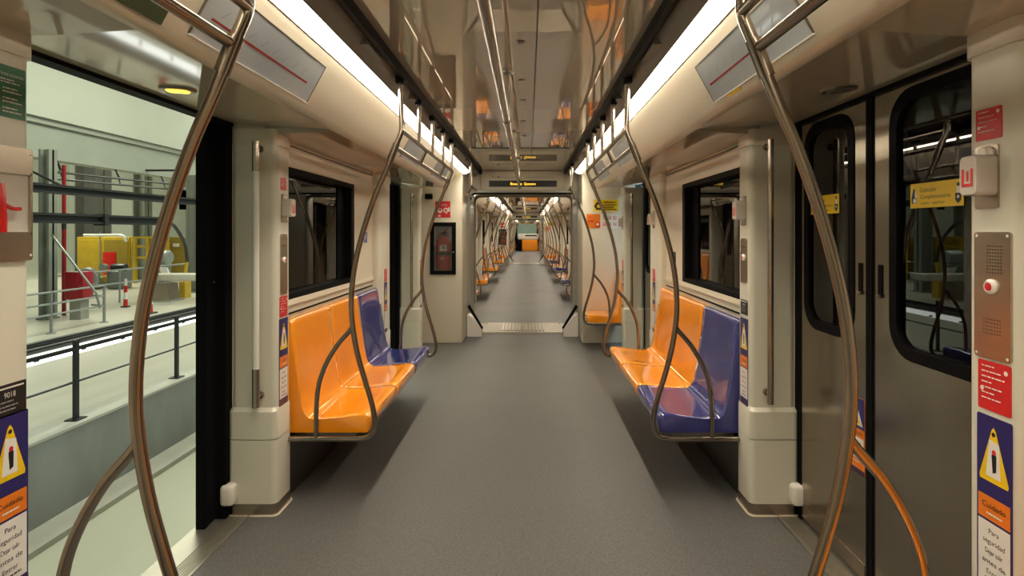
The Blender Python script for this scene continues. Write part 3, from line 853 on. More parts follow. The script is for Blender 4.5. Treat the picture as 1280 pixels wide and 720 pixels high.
# near right pillar
red_sign(1, 1.262, 1.505, 1.575, .072, 'red notice high on the right foreground pillar, above the clear handle cover')
handle(1, 1.265, 1.352, 1.492, 'emergency handle under a clear cover with a red mark on the right foreground pillar')
steel_plate(1, 1.250, 1.02, 1.30, .098, 'large steel intercom panel with perforations and red button on the right foreground pillar')
red_sign(1, 1.247, .905, 1.014, .088, 'red notice below the steel intercom panel on the right foreground pillar')
tall_sign(1, 1.247, 'tall blue, orange and white safety sign at the bottom right foreground')
# near left pillar
pl = Plane((-1.09, 1.268, 1.555), 'L')
pl.slab(-.042, 0, .040, .115, 0, .0015, 'sign_green', .003)
pl.rect(-.034, .098, -.028, .106, 'sign_white', .002); pl.text('Instrucciones', -.022, .092, .008, 'sign_white', .002, width=.056)
pl.lines(-.034, .03, [.082, .076], .003, 'sign_white', .002)
for k, v in enumerate((.060, .038, .016)):
    pl.disc(-.030, v, .0065, 'sign_white', .002, 14); pl.lines(-.018, .034, [v + .003, v - .005], .003, 'sign_white', .002)
tag(pl.b.build('instruction_sign', None, origin=(-1.09, 1.268, 1.555)), 'green instruction sign with white lettering on the left foreground pillar', 'sign')
t = thing('alarm_box', 'recessed alarm box with a red handle on the left foreground pillar', 'alarm', (-1.09, 1.262, 1.235))
pl = Plane((-1.09, 1.268, 1.235), 'L')
pl.slab(-.062, 0, .052, .065, -.001, .008, 'steel', .006); pl.slab(-.062, .195, .052, .255, -.001, .008, 'steel', .006)
pl.slab(.046, .06, .052, .2, -.001, .008, 'steel', .001)
for u in (-.05, .046):
    for v in (.012, .243): pl.disc(u, v, .003, 'white_plastic', .0086, 10)
pl.b.build('plate', None, t)
pl = Plane((-1.09, 1.268, 1.235), 'L'); pl.slab(-.062, .06, .046, .2, -.0005, .002, 'clear_plastic', .001); pl.b.build('recess', None, t)
h = MB().tube([(-1.083, 1.236, 1.405), (-1.079, 1.236, 1.36), (-1.079, 1.238, 1.30)], .010, n=10, smooth=3)
h.tube([(-1.080, 1.238, 1.365), (-1.074, 1.258, 1.352), (-1.076, 1.280, 1.352)], .0045, n=8, smooth=3)
h.bbox(-1.088, -1.072, 1.226, 1.248, 1.305, 1.345, .005)
h.build('red_handle', 'ext_red', t)
black_sign(-1, 1.268, .890, .962, .084, 'black number plate with white print on the left foreground pillar')
tall_sign(-1, 1.268, 'tall blue, orange and white safety sign at the bottom left foreground')

# soffit lamps over the doors
for s, m in ((-1, 'amber_lamp'), (1, 'dark_steel')):
    t = thing('door_lamp', 'amber lit warning lamp in the glossy panel above the open left door' if s < 0 else 'unlit oval warning lamp in the panel above the right door', 'lamp', (s * 1.13, 1.95, 1.78))
    pr = rrect(1.08, 1.18, 1.90, 2.0, .03)
    MB().loft([[(s * x, y, 1.79 - (1.13 - x) * .06) for x, y in rrect(1.07, 1.19, 1.905, 1.985, .038)], [(s * x, y, 1.782 - (1.13 - x) * .06) for x, y in rrect(1.074, 1.186, 1.909, 1.981, .034)]]).build('bezel', 'dark_steel', t)
    MB().loft([[(s * x, y, 1.783 - (1.13 - x) * .06) for x, y in rrect(1.09, 1.17, 1.922, 1.968, .02)], [(s * x, y, 1.778 - (1.13 - x) * .06) for x, y in rrect(1.095, 1.165, 1.926, 1.964, .016)]]).build('lens', m, t)

# line-map panels on the cove
def cove_plane(s, y, a=.12):
    # along the straight part of the cove
    p0, p1 = Vector((.695, 0, 1.955)), Vector((.79, 0, 1.782))
    d = (p0 - p1).normalized(); nrm = Vector((-d.z, 0, d.x))
    if nrm.x > 0: nrm = -nrm
    U = Vector((0, 1, 0)) if s < 0 else Vector((0, -1, 0))
    return Plane((s * p1.x, y, p1.z), (U, Vector((s * nrm.x, 0, nrm.z)), Vector((s * d.x, 0, d.z))))
def map_panel(s, y0, y1, label, red=True, group=None):
    w = y1 - y0; pl = cove_plane(s, (y0 + y1) / 2)
    t = thing('line_map', label, 'map panel', pl.o, group)
    pl.slab(-w / 2, .018, w / 2, .168, -.002, .004, 'map_glass', .004); pl.b.build('glass_panel', None, t)
    pl2 = cove_plane(s, (y0 + y1) / 2)
    if red:
        pl2.rect(-w * .44, .076, w * .40, .083, 'map_red', .0046)
        for k in range(16): pl2.disc(-w * .42 + k * w * .052, .0795, .0045, 'map_red', .005, 8)
        for k in range(8): pl2.poly([(-w * .40 + k * w * .1, .095), (-w * .395 + k * w * .1, .093), (-w * .36 + k * w * .1, .12), (-w * .365 + k * w * .1, .122)], 'map_ink', .0047)
    pl2.b.build('printed_line', None, t) if red else None
    pl3 = cove_plane(s, (y0 + y1) / 2)
    e = .003
    pl3.slab(-w / 2 - e, .014, w / 2 + e, .018, -.002, .0065, 'white_plastic', .001); pl3.slab(-w / 2 - e, .168, w / 2 + e, .171, -.002, .0055, 'dark_steel', .001)
    for u in (-w / 2 - e, w / 2): pl3.slab(u, .016, u + e, .17, -.002, .0055, 'dark_steel', .001)
    pl3.b.build('frame', None, t)
for s in (-1, 1):
    map_panel(s, 1.42, 2.17, 'glass line map panel with a red line on the cove above the %s door' % SIDE[s])
    map_panel(s, 3.75, 4.35, 'grey glass panel on the cove behind the rungs of the %s handrail frame' % SIDE[s], False)
    map_panel(s, 4.95, 5.6, 'far glass map panel on the cove above the second %s door' % SIDE[s], False)
pl = cove_plane(-1, 1.12); pl.slab(-.2, .0, .2, .05, -.002, .006, 'exit_dark', .002)
tag(pl.b.build('exit_sign', None), 'dark green panel low on the cove at the top left corner', 'sign')
pl = cove_plane(1, 1.98); pl.slab(-.06, .002, .06, .012, -.002, .003, 'sign_yellow', .001)
tag(pl.b.build('label_strip', None), 'narrow yellow strip on the cove edge above the right door', 'label')

# things on bay walls
pl = Plane((-1.14, 4.22, 1.22), 'L'); pl.slab(-.045, 0, .045, .14, 0, .002, 'mid_blue', .003); pl.rect(-.035, .08, .035, .11, 'sign_white', .0026); pl.lines(-.03, .03, [.06, .045, .03], .005, 'sign_white', .0026)
tag(pl.b.build('notice', None), 'small blue and white sticker on the left wall beyond the window', 'sign')
pl = Plane((1.14, 4.18, 1.02), 'R'); pl.slab(-.05, 0, .05, .135, 0, .006, 'sign_black', .006); pl.slab(-.03, .04, .03, .095, .006, .008, 'sign_grey', .01)
tag(pl.b.build('wall_socket', None), 'small black plate on the right wall beyond the window', 'socket')

# second door pillars: grab bars and sign strips
for s in (-1, 1):
    grab_bar(s, 4.78 + DOOR, .505, 1.71, False, 'far vertical grab bar on the %s pillar of the second door' % SIDE[s])
    for ya in (4.62, 6.14):
        where = 'before' if ya < 5 else 'beyond'
        red_sign(s, ya, .90, 1.0, .085, 'small red notice on the %s pillar %s the second door' % (SIDE[s], where))
        if s == 1: handle(s, ya, 1.33, 1.47, 'emergency handle on the %s pillar %s the second door' % (SIDE[s], where))
        tall_sign(s, ya, 'narrow blue and orange safety sign on the %s pillar %s the second door' % (SIDE[s], where))

# ------------------------------------------------------------------ end wall: extinguisher cabinet and signs
def ext_cabinet(Y, main):
    a = atY(538, 278, 6.64); b_ = atY(570, 343, 6.64); dy = Y - 6.64
    x0, x1, z0, z1 = a.x, b_.x, b_.z, a.z
    far = '' if main else ' far down the left side of the train'
    t = thing('extinguisher_cabinet', 'black framed glass extinguisher cabinet on the white end wall' if main else 'tiny black extinguisher cabinet far down the left side of the train', 'cabinet', ((x0 + x1) / 2, Y, z0))
    f = MB(); fr = .045; d0, d1 = Y - .022, Y
    f.box(x0, x1, d0, d1, z0, z0 + fr); f.box(x0, x1, d0, d1, z1 - fr, z1)
    f.box(x0, x0 + fr, d0, d1, z0 + fr, z1 - fr); f.box(x1 - fr, x1, d0, d1, z0 + fr, z1 - fr)
    f.build('frame', 'black', t)
    MB().box(x0 + .02, x1 - .02, Y - .003, Y, z0 + .02, z1 - .02).build('back_panel', 'cabinet_grey', t)
    MB().box(x0 + .03, x1 - .03, Y - .020, Y - .018, z0 + .03, z1 - .03).build('glass_door', 'cabinet_glass', t)
    MB().lathe([(.008, -.012), (.010, -.004), (.010, 0)], (x1 - fr * .6, d0, z0 + .26), axis='Y', n=12).build('latch', 'steel', t)
    # wall-mounted relief of the extinguisher, kept shallow behind the glass door
    e = thing('fire_extinguisher', 'red fire extinguisher behind the glass of the black cabinet' if main else 'tiny red extinguisher in the far cabinet', 'fire extinguisher', ((x0 + x1) / 2, Y - .01, z0 + .05))
    xc = (x0 + x1) / 2 + .005
    w = (x1 - x0) * .27
    def ell(zs):
        return [[(xc + r * w * math.cos(2 * math.pi * j / 18), Y - .0098 + r * .0068 * math.sin(2 * math.pi * j / 18), z0 + z) for j in range(18)] for r, z in zs]
    MB().loft(ell([(.85, .048), (1, .06), (1, .38), (.9, .41), (.55, .44), (.3, .455)])).build('body', 'ext_red', e)
    MB().loft(ell([(.25, .455), (.25, .475), (.4, .48), (.4, .495)])).build('neck', 'black', e)
    m = MB(); m.tube([(xc - .06, Y - .0125, z0 + .475), (xc + .01, Y - .0125, z0 + .50), (xc + .06, Y - .0125, z0 + .545)], .005, n=8); m.tube([(xc - .055, Y - .0125, z0 + .46), (xc + .05, Y - .0125, z0 + .49)], .004, n=8); m.build('lever', 'ext_red', e)
    pl = Plane((xc, Y - .0166, z0), 'E'); pl.rect(-.045, .275, .04, .345, 'sign_white', .0005); pl.rect(-.015, .295, .018, .33, 'sign_grey', .0008)
    pl.text('6x', -.035, .175, .03, 'sign_white', .0006); pl.rect(-w * .95, .222, w * .95, .262, 'sign_black', .0004); pl.b.build('label', None, e)
    # red sign above
    a = atY(544, 251.5, 6.64); b2 = atY(563, 272, 6.64)
    pl = Plane(((a.x + b2.x) / 2, Y, b2.z), 'E'); w = b2.x - a.x; h = a.z - b2.z
    pl.slab(-w / 2, 0, w / 2, h, 0, .002, 'sign_red', .003)
    pl.text('EXTIN', -w * .08, h * .70, h * .13, 'sign_white', .0026, width=w * .36)
    pl.disc(-w * .18, h * .42, h * .15, 'sign_white', .0026); pl.disc(-w * .18, h * .48, h * .07, 'sign_red', .003)
    pl.disc(w * .2, h * .45, h * .15, 'sign_white', .0026); pl.disc(w * .2, h * .45, h * .08, 'sign_red', .003); pl.rect(w * .36, h * .36, w * .46, h * .62, 'sign_white', .0026); pl.rect(w * .22, h * .22, w * .28, h * .34, 'sign_white', .0026)
    pl.rect(-w * .30, h * .06, -w * .14, h * .15, 'sign_white', .0026)
    tag(pl.b.build('extinguisher_sign', None), 'red sign with white symbols above the extinguisher cabinet' if main else 'tiny red sign far down the left side of the train', 'sign')
a = atY(532, 242.5, 6.64); b_ = atY(541, 249, 6.64)
tag(MB().bbox(a.x, b_.x, 6.59, 6.642, b_.z, a.z, .006).lathe([(.004, -.012), (.016, -.012), (.018, 0)], ((a.x + b_.x) / 2, 6.59, (a.z + b_.z) / 2), axis='Y', n=14).build('camera_box', 'black'), 'small black box high on the white end wall, left of the red sign', 'camera')
ext_cabinet(6.64, True); ext_cabinet(22.24, False)
def end_signs(Y, main):
    a = atY(742, 249.5, 6.64); b2 = atY(773, 264, 6.64)
    pl = Plane(((a.x + b2.x) / 2, Y, b2.z), 'E'); w = b2.x - a.x; h = a.z - b2.z
    pl.slab(-w / 2, 0, w / 2, h, 0, .002, 'sign_yellow', .003)
    pl.poly([(-w * .48, h * .42), (-w * .38, h * .78), (-w * .2, h * .74), (-w * .16, h * .4), (-w * .2, h * .12), (-w * .38, h * .1)], 'sign_black', .0026)
    pl.disc(-w * .3, h * .42, h * .16, 'sign_yellow', .003)
    pl.lines(-w * .10, w * .44, [h * .72, h * .5, h * .3, h * .12], h * .08, 'sign_black', .0026, frac=[.9, 1, .8, .95])
    tag(pl.b.build('notice', None), 'yellow sign with black print on the end wall, above the orange sign' if main else 'tiny yellow sign far down the right side of the train', 'sign')
    a = atY(733, 267.5, 6.64); b2 = atY(772.5, 285, 6.64)
    pl = Plane(((a.x + b2.x) / 2, Y, b2.z), 'E'); w = b2.x - a.x; h = a.z - b2.z
    pl.slab(-w / 2, 0, w / 2, h, 0, .002, 'sign_white', .003)
    pl.rect(-w * .5, 0, -w * .06, h, 'sign_orange', .0026); pl.rect(-w * .22, h * .08, -w * .08, h * .42, 'sign_red', .003); pl.rect(-w * .19, h * .18, -w * .11, h * .34, 'sign_white', .0034)
    pl.lines(-w * .44, -w * .24, [h * .74, h * .48, h * .42], h * .06, 'sign_red', .003)
    for k in range(2):
        for j in range(3):
            u = -.0 * w + j * w * .16 + .02 * w
            pl.rect(u, h * (.12 + .45 * k), u + w * .11, h * (.42 + .45 * k), 'sign_red' if (k + j) % 3 == 0 else 'sign_grey', .0026); pl.rect(u + w * .015, h * (.16 + .45 * k), u + w * .095, h * (.38 + .45 * k), 'sign_white', .003)
            pl.disc(u + w * .055, h * (.27 + .45 * k), w * .028, 'sign_red', .0034, 10)
    tag(pl.b.build('notice', None), 'orange and white pictogram sign on the cream end wall, right' if main else 'tiny orange sign far down the right side of the train', 'sign')
end_signs(6.64, True); end_signs(22.24, False)

# ------------------------------------------------------------------ front end of the train
Y = 38.3
t = thing('front_desk', 'orange and white driver desk at the far end of the train', 'desk', (0, Y, 0))
p0 = atY(652.6, 299.6, Y); p1 = atY(672, 313.6, Y)
MB().bbox(p0.x, p1.x, Y - .1, Y + .5, .02, .78, .04).build('cover', 'orange', t)
MB().bbox(p0.x - .28, p1.x + .08, Y - .05, Y + .5, .78, 1.18, .08).build('console_top', 'white_plastic', t)
MB().bbox(p0.x + .2, p1.x - .05, Y - .07, Y, 1.02, 1.10, .01).build('dark_strip', 'black', t)
MB().bbox(p0.x - .27, p0.x, Y + .05, Y + .4, .0, .78, .02).build('side_panel', 'black', t)
MB().bbox(p1.x, p1.x + .17, Y + .05, Y + .4, .0, .78, .02).build('side_panel', 'black', t)
for s in (-1, 1):
    st(MB().loft([[(s * x, Y - 2.6, z) for x, z in ((1.15, 0), (1.0, 1.3), (.85, 1.8), (1.3, 1.8), (1.3, 0))], [(s * x, Y - .12, z) for x, z in ((.78, 0), (.82, .9), (.66, 1.75), (1.3, 1.8), (1.3, 0))]]).build('wall_' + SIDE[s], 'cream'))
st(MB().box(-1.3, 1.3, Y + .53, Y + .58, 0, .9).build('wall_front', 'black'))
st(MB().box(-1.3, 1.3, Y + .3, Y + .5, 1.82, 2.2).build('wall_front', 'cream'))
w = thing('window_9', '', '', (0, Y + .5, .9)); del w['label']; del w['category']; st(w)
MB().box(-.70, .70, Y + .5, Y + .51, .9, 1.85).build('pane', 'screen_glass', w)
MB().box(-1.3, -.66, Y + .46, Y + .54, .9, 1.85).box(.66, 1.3, Y + .46, Y + .54, .9, 1.85).build('window_frame', 'black', w)

# ------------------------------------------------------------------ depot hall, left side
def X_(xc): return xc + CX
st(MB().box(X_(-5.7), -1.42, -6, 60, -2.3, -2.2).build('floor', 'hall_floor'))
st(MB().box(X_(-5.72), X_(-5.31), -6, 60, -2.21, -2.13).build('trim_11', 'kerb'))
st(MB().box(X_(-5.95), X_(-5.70), -6, 60, -2.3, -1.16).build('wall_left', 'concrete'))
st(MB().box(X_(-6.0), X_(-5.68), -6, 60, -1.16, -1.125).build('trim_12', 'kerb'))
st(MB().box(X_(-9.0), X_(-5.95), -6, 60, -1.4, -1.13).build('floor', 'upper_floor'))
st(MB().box(X_(-32), X_(-9.8), -6, 60, -1.4, -1.13).build('floor', 'upper_floor'))
st(MB().box(X_(-9.8), X_(-9.0), -6, 60, -2.2, -2.1).build('floor', 'hall_floor'))
st(MB().box(X_(-9.83), X_(-9.77), -6, 60, -2.2, -1.4).build('wall_left', 'hall_white'))
for x0, x1, z, lb in ((-10.45, -10.2, -1.02, 'outer'), (-10.05, -9.82, -1.05, 'inner')):
    b = MB().box(X_(x0), X_(x1), -6, 60, -1.13, z - .03).box(X_(x0) + .05, X_(x1) - .05, -6, 60, z - .03, z)
    tag(b.build('track_rail', 'rail_black'), 'black track rail on the %s edge of the lit pit in the depot' % lb, 'rail')
t = thing('pit_light', 'long white fluorescent light along the pit in the depot floor', 'light', (X_(-9.75), 12, -1.3))
MB().box(X_(-9.77), X_(-9.74), 2, 40, -1.35, -1.14).build('tube', 'pit_light', t)
b = MB()
for k in range(30): b.box(X_(-9.74), X_(-9.70), 4 + k * 1.2, 4.09 + k * 1.2, -1.27, -1.22)
b.build('clips', 'rail_black', t)

# black railing
t = thing('railing', 'black metal railing on top of the grey concrete wall in the depot', 'railing', (X_(-5.85), 8.4, -1.125))
XR = X_(-5.85)
for y in (5.25, 7.36, 9.47, 11.58, 13.69):
    MB().box(XR - .022, XR + .022, y - .03, y + .03, -1.125, -.10).build('post', 'rail_black', t)
    MB().box(XR - .08, XR + .08, y - .09, y + .09, -1.128, -1.11).build('base_plate', 'rail_black', t)
MB().box(XR - .025, XR + .025, 4.4, 16, -.228, -.184).build('top_rail', 'rail_black', t)
MB().cyl((XR, 4.4, -.635), (XR, 16, -.635), .016, n=8).build('mid_rail', 'rail_black', t)

# grey railing
t = thing('railing', 'thin grey tubular railing in front of the red hydrant cabinet', 'railing', (X_(-11.4), 13, -1.13))
xs = X_(-11.4)
for y in (10.2, 11.9, 13.6, 15.3):
    MB().cyl((xs, y, -1.13), (xs, y, -.12), .035, n=10).build('post', 'rail_grey', t)
    MB().lathe([(.10, 0), (.10, .02), (.03, .025)], (xs, y, -1.13), n=12).build('base_plate', 'rail_grey', t)
for z in (-.14, -.42, -.68):
    MB().tube([(xs, 10.0, z), (xs, 15.3, z), (xs - .45, 15.45, z)], .025, n=8).build('rail', 'rail_grey', t)
t = thing('railing', 'long pale handrail behind the curved pole, in front of the yellow machines', 'railing', (X_(-14.5), 24, -1.13))
for y in (17.5, 19.5, 21.5, 23.5, 26.0):
    MB().cyl((X_(-14.0), y, -1.13), (X_(-14.0), y, .02), .03, n=8).build('post', 'rail_grey', t)
for z in (-.0, -.45): MB().cyl((X_(-14.0), 16.8, z), (X_(-14.0), 26.5, z), .03, n=8).build('rail', 'rail_grey', t)

# red hydrant cabinet
a = atY(80.5, 340, 15.7); b_ = atY(103.5, 375, 15.7)
t = thing('hydrant_cabinet', 'red hydrant cabinet on a grey pedestal beside the depot column', 'cabinet', ((a.x + b_.x) / 2, 15.9, -1.13))
MB().bbox(a.x, b_.x, 15.7, 16.1, b_.z, a.z, .02).build('box', 'hydrant_red', t)
MB().bbox(a.x + .03, b_.x - .12, 15.68, 15.71, b_.z + .04, a.z - .04, .01).build('door', 'hydrant_red', t)
MB().box(a.x + .10, b_.x - .10, 15.75, 16.05, -1.13, b_.z).build('pedestal', 'concrete', t)
MB().lathe([(.02, -.03), (.025, 0)], (b_.x - .06, 15.7, (a.z + b_.z) / 2), axis='Y', n=10).build('latch', 'steel', t)
a = atY(80, 345, 16.6); c = atY(77, 220, 16.6)
t = thing('pipe', 'red vertical fire pipe rising beside the depot column', 'pipe', (a.x, 16.6, -1.13))
MB().cyl((a.x, 16.6, -1.13), (a.x, 16.6, 1.38), .055, n=12).build('lower_pipe', 'hydrant_red', t)
MB().cyl((a.x, 16.6, 1.38), (a.x, 16.6, 1.85), .06, n=12).build('joint', 'rail_black', t)
MB().cyl((a.x, 16.6, 1.85), (a.x, 16.6, 3.25), .05, n=12).build('upper_pipe', 'hydrant_red', t)
# columns
for px, wpx, Yc, m, lb in ((60, 13, 15.9, 'column', 'grey column behind the red hydrant cabinet'), (117, 26, 33, 'column_dark', 'dark brown column far back behind the yellow machine'),
                           (178, 15, 28, 'column', 'grey column far back beside the curved pole'), (243, 14, 23.0, 'column', 'grey column next to the black door edge'), (86, 16, 34, 'hall_white', 'white column far back left of the dark brown one')):
    c = atY(px, 300, Yc); w = wpx * Yc / F / 2; zt = 3.6 if c.x > -14.5 else 9
    b = MB(); 
    b.box(c.x - w, c.x + w, Yc - .03, Yc + .03, -1.1, zt).box(c.x - w, c.x - w + .06, Yc - w, Yc + w, -1.1, zt).box(c.x + w - .06, c.x + w, Yc - w, Yc + w, -1.1, zt)
    b.box(c.x - w * 1.3, c.x + w * 1.3, Yc - w * 1.3, Yc + w * 1.3, -1.13, -1.08)
    tag(b.build('column', m), lb, 'column')
# overhead beams
XB = X_(-12.0)
t = thing('overhead_beam', 'upper black overhead beam crossing the depot', 'beam', (XB, 25, 2.27))
MB().box(XB - .12, XB + .12, 6, 46, 2.44, 2.50).box(XB - .12, XB + .12, 6, 46, 2.27, 2.32).box(XB - .02, XB + .02, 6, 46, 2.32, 2.44).build('girder', 'beam_dark', t)
for y in (14.6, 24.0):
    MB().cyl((XB, y, 2.5), (XB - 2.0, y - .4, 3.6), .03, n=8).build('hanger', 'beam_dark', t)
t = thing('overhead_beam', 'lower black overhead beam ending at the curved pole', 'beam', (XB, 12, 1.55))
MB().box(XB - .12, XB + .12, 6, 18.75, 1.72, 1.78).box(XB - .12, XB + .12, 6, 18.75, 1.52, 1.58).box(XB - .03, XB + .03, 6, 18.75, 1.58, 1.72).build('girder', 'beam_dark', t)
for y in (13.0, 16.0): MB().box(XB - .16, XB + .16, y - .08, y + .08, 1.48, 1.80).build('bracket', 'beam_dark', t)
e0 = Vector((XB, 18.7, 1.6)); e1 = atY(222, 288, 20); e2 = atY(231, 306, 20.6); e3 = atY(234, 326.5, 21)
tag(MB().tube([e0, atY(213, 279, 19.5), e1, e2, e3], .06, n=8, smooth=5).build('cable', 'rail_black'), 'black cable hanging from the end of the lower overhead beam', 'cable')
tag(MB().cyl(atY(226.5, 212, 21), atY(226.5, 240, 21), .04, n=8).cyl(atY(226.5, 213, 21), atY(226.5, 213, 21) + Vector((-1.45, 0, 0)), .04, n=8).bbox(*[q for p in zip(atY(224, 262, 21), atY(233, 238, 21)) for q in p], .02).build('hook_block', 'beam_dark'), 'dark hoist rod with a block hanging before the right column', 'hoist')
t = thing('duct', 'thin dark conduits above the upper overhead beam', 'conduit', (X_(-14), 20, 3))
for (x0, y0, x1, y1) in ((50, 213, 252, 234), (50, 222, 252, 240)):
    MB().cyl(atX(x0, y0, -14.0), atX(x1, y1, -14.0), .035, n=8).build('pipe', 'rail_black', t)
    for f in (.1, .4, .7):
        q = atX(x0, y0, -14.0).lerp(atX(x1, y1, -14.0), f); MB().cyl(q, (X_(-14.2), q.y, 3.5), .02, n=6).build('hanger_rod', 'rail_black', t)
tag(MB().tube([atY(65, 294, 14.5), atY(120, 366, 14.5), atY(125, 385, 14.6)], .028, n=8).build('brace', 'rail_grey'), 'grey slanting strut crossing in front of the red hydrant cabinet', 'strut')
# upper walls
b = MB().box(X_(-14.3), X_(-14.0), -6, 60, 4.62, 10)
st(b.build('wall_left', 'hall_white'))
b = MB().box(X_(-14.45), X_(-14.2), -6, 60, 3.60, 4.45).box(X_(-14.6), X_(-14.1), -6, 60, 4.45, 4.64).box(X_(-14.6), X_(-14.1), -6, 60, 3.45, 3.6)
st(b.build('trim_13', 'hall_green'))
st(MB().box(X_(-32), X_(-31.8), -6, 72, -1.4, 10).build('wall_left', 'hall_white'))
st(MB().box(X_(-32), 9, 60, 60.2, -2.4, 10).build('wall_back', 'hall_white'))
st(MB().box(X_(-32), -1.2, -6.2, -6, -2.4, 10).build('wall_back', 'hall_white'))
st(MB().box(X_(-32), 9, -6, 60, 10, 10.2).build('ceiling', 'hall_white'))
a = atX(130, 222, -29); b_ = atX(166, 235, -29)
# yellow machines
Ym = 28.8
def cab(x0, x1, y0, y1, m, label, name='machine_cabinet', red=None, kind=0):
    a = atY(x0, y0, Ym); b_ = atY(x1, y1, Ym)
    t = thing(name, label, 'machine', ((a.x + b_.x) / 2, Ym + .6, -1.13))
    MB().bbox(a.x, b_.x, Ym, Ym + 1.3, -1.10, a.z, .04).build('body', m, t)
    n = max(1, int((b_.x - a.x) / 1.1)); dw = (b_.x - a.x) / n
    for k in range(n):
        MB().bbox(a.x + k * dw + .06, a.x + (k + 1) * dw - .06, Ym - .04, Ym + .01, -.8, a.z - .15, .02).build('panel', 'yellow' if (k + kind) % 2 == 0 else 'yellow_dark', t)
    MB().box(a.x + .05, b_.x - .05, Ym + .05, Ym + 1.2, -1.13, -1.09).build('plinth', 'machine_grey', t)
    if red:
        c = atY(red[0], red[1], Ym); d = atY(red[2], red[3], Ym)
        MB().bbox(c.x, d.x, Ym - .09, Ym - .02, d.z, c.z, .02).build('red_panel', 'ext_red', t)
cab(96, 162, 296, 350, 'yellow', 'large yellow machine cabinet with a red panel in the depot', red=(130, 315, 146, 347))
cab(163, 199, 298, 350, 'yellow', 'yellow machine cabinet partly behind the curved pole', kind=1)
cab(210, 237, 296, 350, 'yellow_dark', 'dark yellow machine cabinet left of the right-hand column', kind=1)
cab(246, 275, 300, 350, 'yellow', 'yellow machine edge between the column and the black door', kind=0)
a = atY(213, 305, 28.5)
tag(MB().box(a.x, a.x + .3, 28.70, 28.7605, a.z - .15, a.z + .02).build('paper_notice', 'sign_white'), 'white paper on the dark yellow machine cabinet', 'notice')
# yellow frame of slats between the curved pole and the column
t = thing('yellow_rack', 'open yellow frame with vertical slats right of the curved pole', 'machine', (atY(195, 350, 27).x, 27, -1.13))
fa, fb = atY(168, 297, 27), atY(210, 350, 27)
for px in (169, 185, 209):
    c = atY(px, 300, 27); MB().box(c.x - .07, c.x + .07, 26.93, 27.07, -1.13, fa.z).build('post', 'yellow', t)
for py in (297, 308, 322): 
    c = atY(180, py, 27); MB().box(fa.x, fb.x, 26.95, 27.05, c.z - .05, c.z + .05).build('beam', 'yellow', t)
for px in (190, 194.5, 199, 203.5):
    c = atY(px, 300, 27); MB().box(c.x - .035, c.x + .035, 26.96, 27.04, atY(0, 308, 27).z, fa.z).build('slat', 'yellow_dark', t)
# grey machines
Yg = 24.5
def gp(px, py): return atY(px, py, Yg)
t = thing('workshop_machine', 'grey workshop machine with a dark wheel before the yellow cabinet', 'machine', (gp(147, 355).x, Yg, -1.13))
a, b_ = gp(139, 330), gp(160, 360)
MB().bbox(gp(141, 0).x, gp(158, 0).x, Yg - .4, Yg + .4, -1.13, gp(0, 338).z, .08).build('body', 'machine_grey', t)
c = gp(149, 334.5); MB().lathe([(.02, -.3), (.15, -.3), (.17, -.25), (.17, .25), (.15, .3), (.02, .3)], (c.x, Yg, c.z), axis='X', n=20).build('wheel', 'rail_black', t)
c = gp(139, 333); MB().lathe([(.10, -.1), (.14, -.1), (.14, .1), (.10, .1)], (c.x, Yg - .45, c.z), axis='Y', n=18).build('guard', 'rail_grey', t)
MB().bbox(gp(134, 0).x, gp(141, 0).x, Yg - .3, Yg + .2, gp(0, 352).z, gp(0, 344).z, .05).build('motor', 'yellow', t)
t = thing('workshop_machine', 'low grey machine with a wheel, left of the larger grey one', 'machine', (gp(118, 355).x, Yg, -1.13))
MB().bbox(gp(107, 0).x, gp(128, 0).x, Yg - .4, Yg + .4, -1.13, gp(0, 346).z, .1).build('body', 'column', t)
c = gp(121, 345); MB().lathe([(.02, -.1), (.45, -.1), (.5, -.05), (.5, .05), (.45, .1), (.02, .1)], (c.x, Yg - .5, c.z - .1), axis='Y', n=24).build('wheel', 'rail_grey', t)
t = thing('motor', 'round grey motor in front of the right yellow machines', 'motor', (gp(202, 350).x, Yg, -1.13))
c = gp(202, 322); MB().lathe([(.05, -.4), (.28, -.4), (.32, -.3), (.32, .3), (.25, .38), (.05, .38)], (c.x, Yg, c.z), axis='X', n=22).build('drum', 'rail_grey', t)
MB().bbox(c.x - .25, c.x + .25, Yg - .3, Yg + .3, -1.13, c.z - .2, .05).build('stand', 'machine_grey', t)
t = thing('white_pipe', 'white bent pipe above the large yellow cabinet', 'pipe', (atY(130, 293, 27.6).x, 27.6, -1.13))
MB().tube([atY(105, 294, 27.6), atY(130, 294, 27.6), atY(150, 294, 27.6), atY(156, 297, 27.6), atY(158, 302, 27.6)], .07, n=10, smooth=4).build('tube', 'sign_white', t)
MB().cyl(atY(125, 290, 27.6), atY(125, 352.6, 27.6), .03, n=8).build('stem', 'rail_grey', t)
gq = lambda px, py: atY(px, py, 21.0)
tag(MB().tube([gq(231, 352), gq(232, 338), gq(234, 328)], .06, n=8, smooth=3).box(gq(228, 0).x, gq(235, 0).x, 20.8, 21.2, -1.13, gq(0, 352).z).build('robot_arm', 'yellow'), 'yellow machine arm standing left of the right column', 'machine')
a = gp(216, 333)
tag(MB().loft([[(a.x - .25, Yg - .6, a.z), (a.x + .1, Yg - .6, a.z - .02), (a.x + .3, Yg - .6, a.z - .5), (a.x + .05, Yg - .6, a.z - .52)], [(a.x - .25, Yg - .5, a.z), (a.x + .1, Yg - .5, a.z - .02), (a.x + .3, Yg - .5, a.z - .5), (a.x + .05, Yg - .5, a.z - .52)]]).build('sheet', 'sign_white'), 'white tilted sheet among the grey machines', 'sheet')
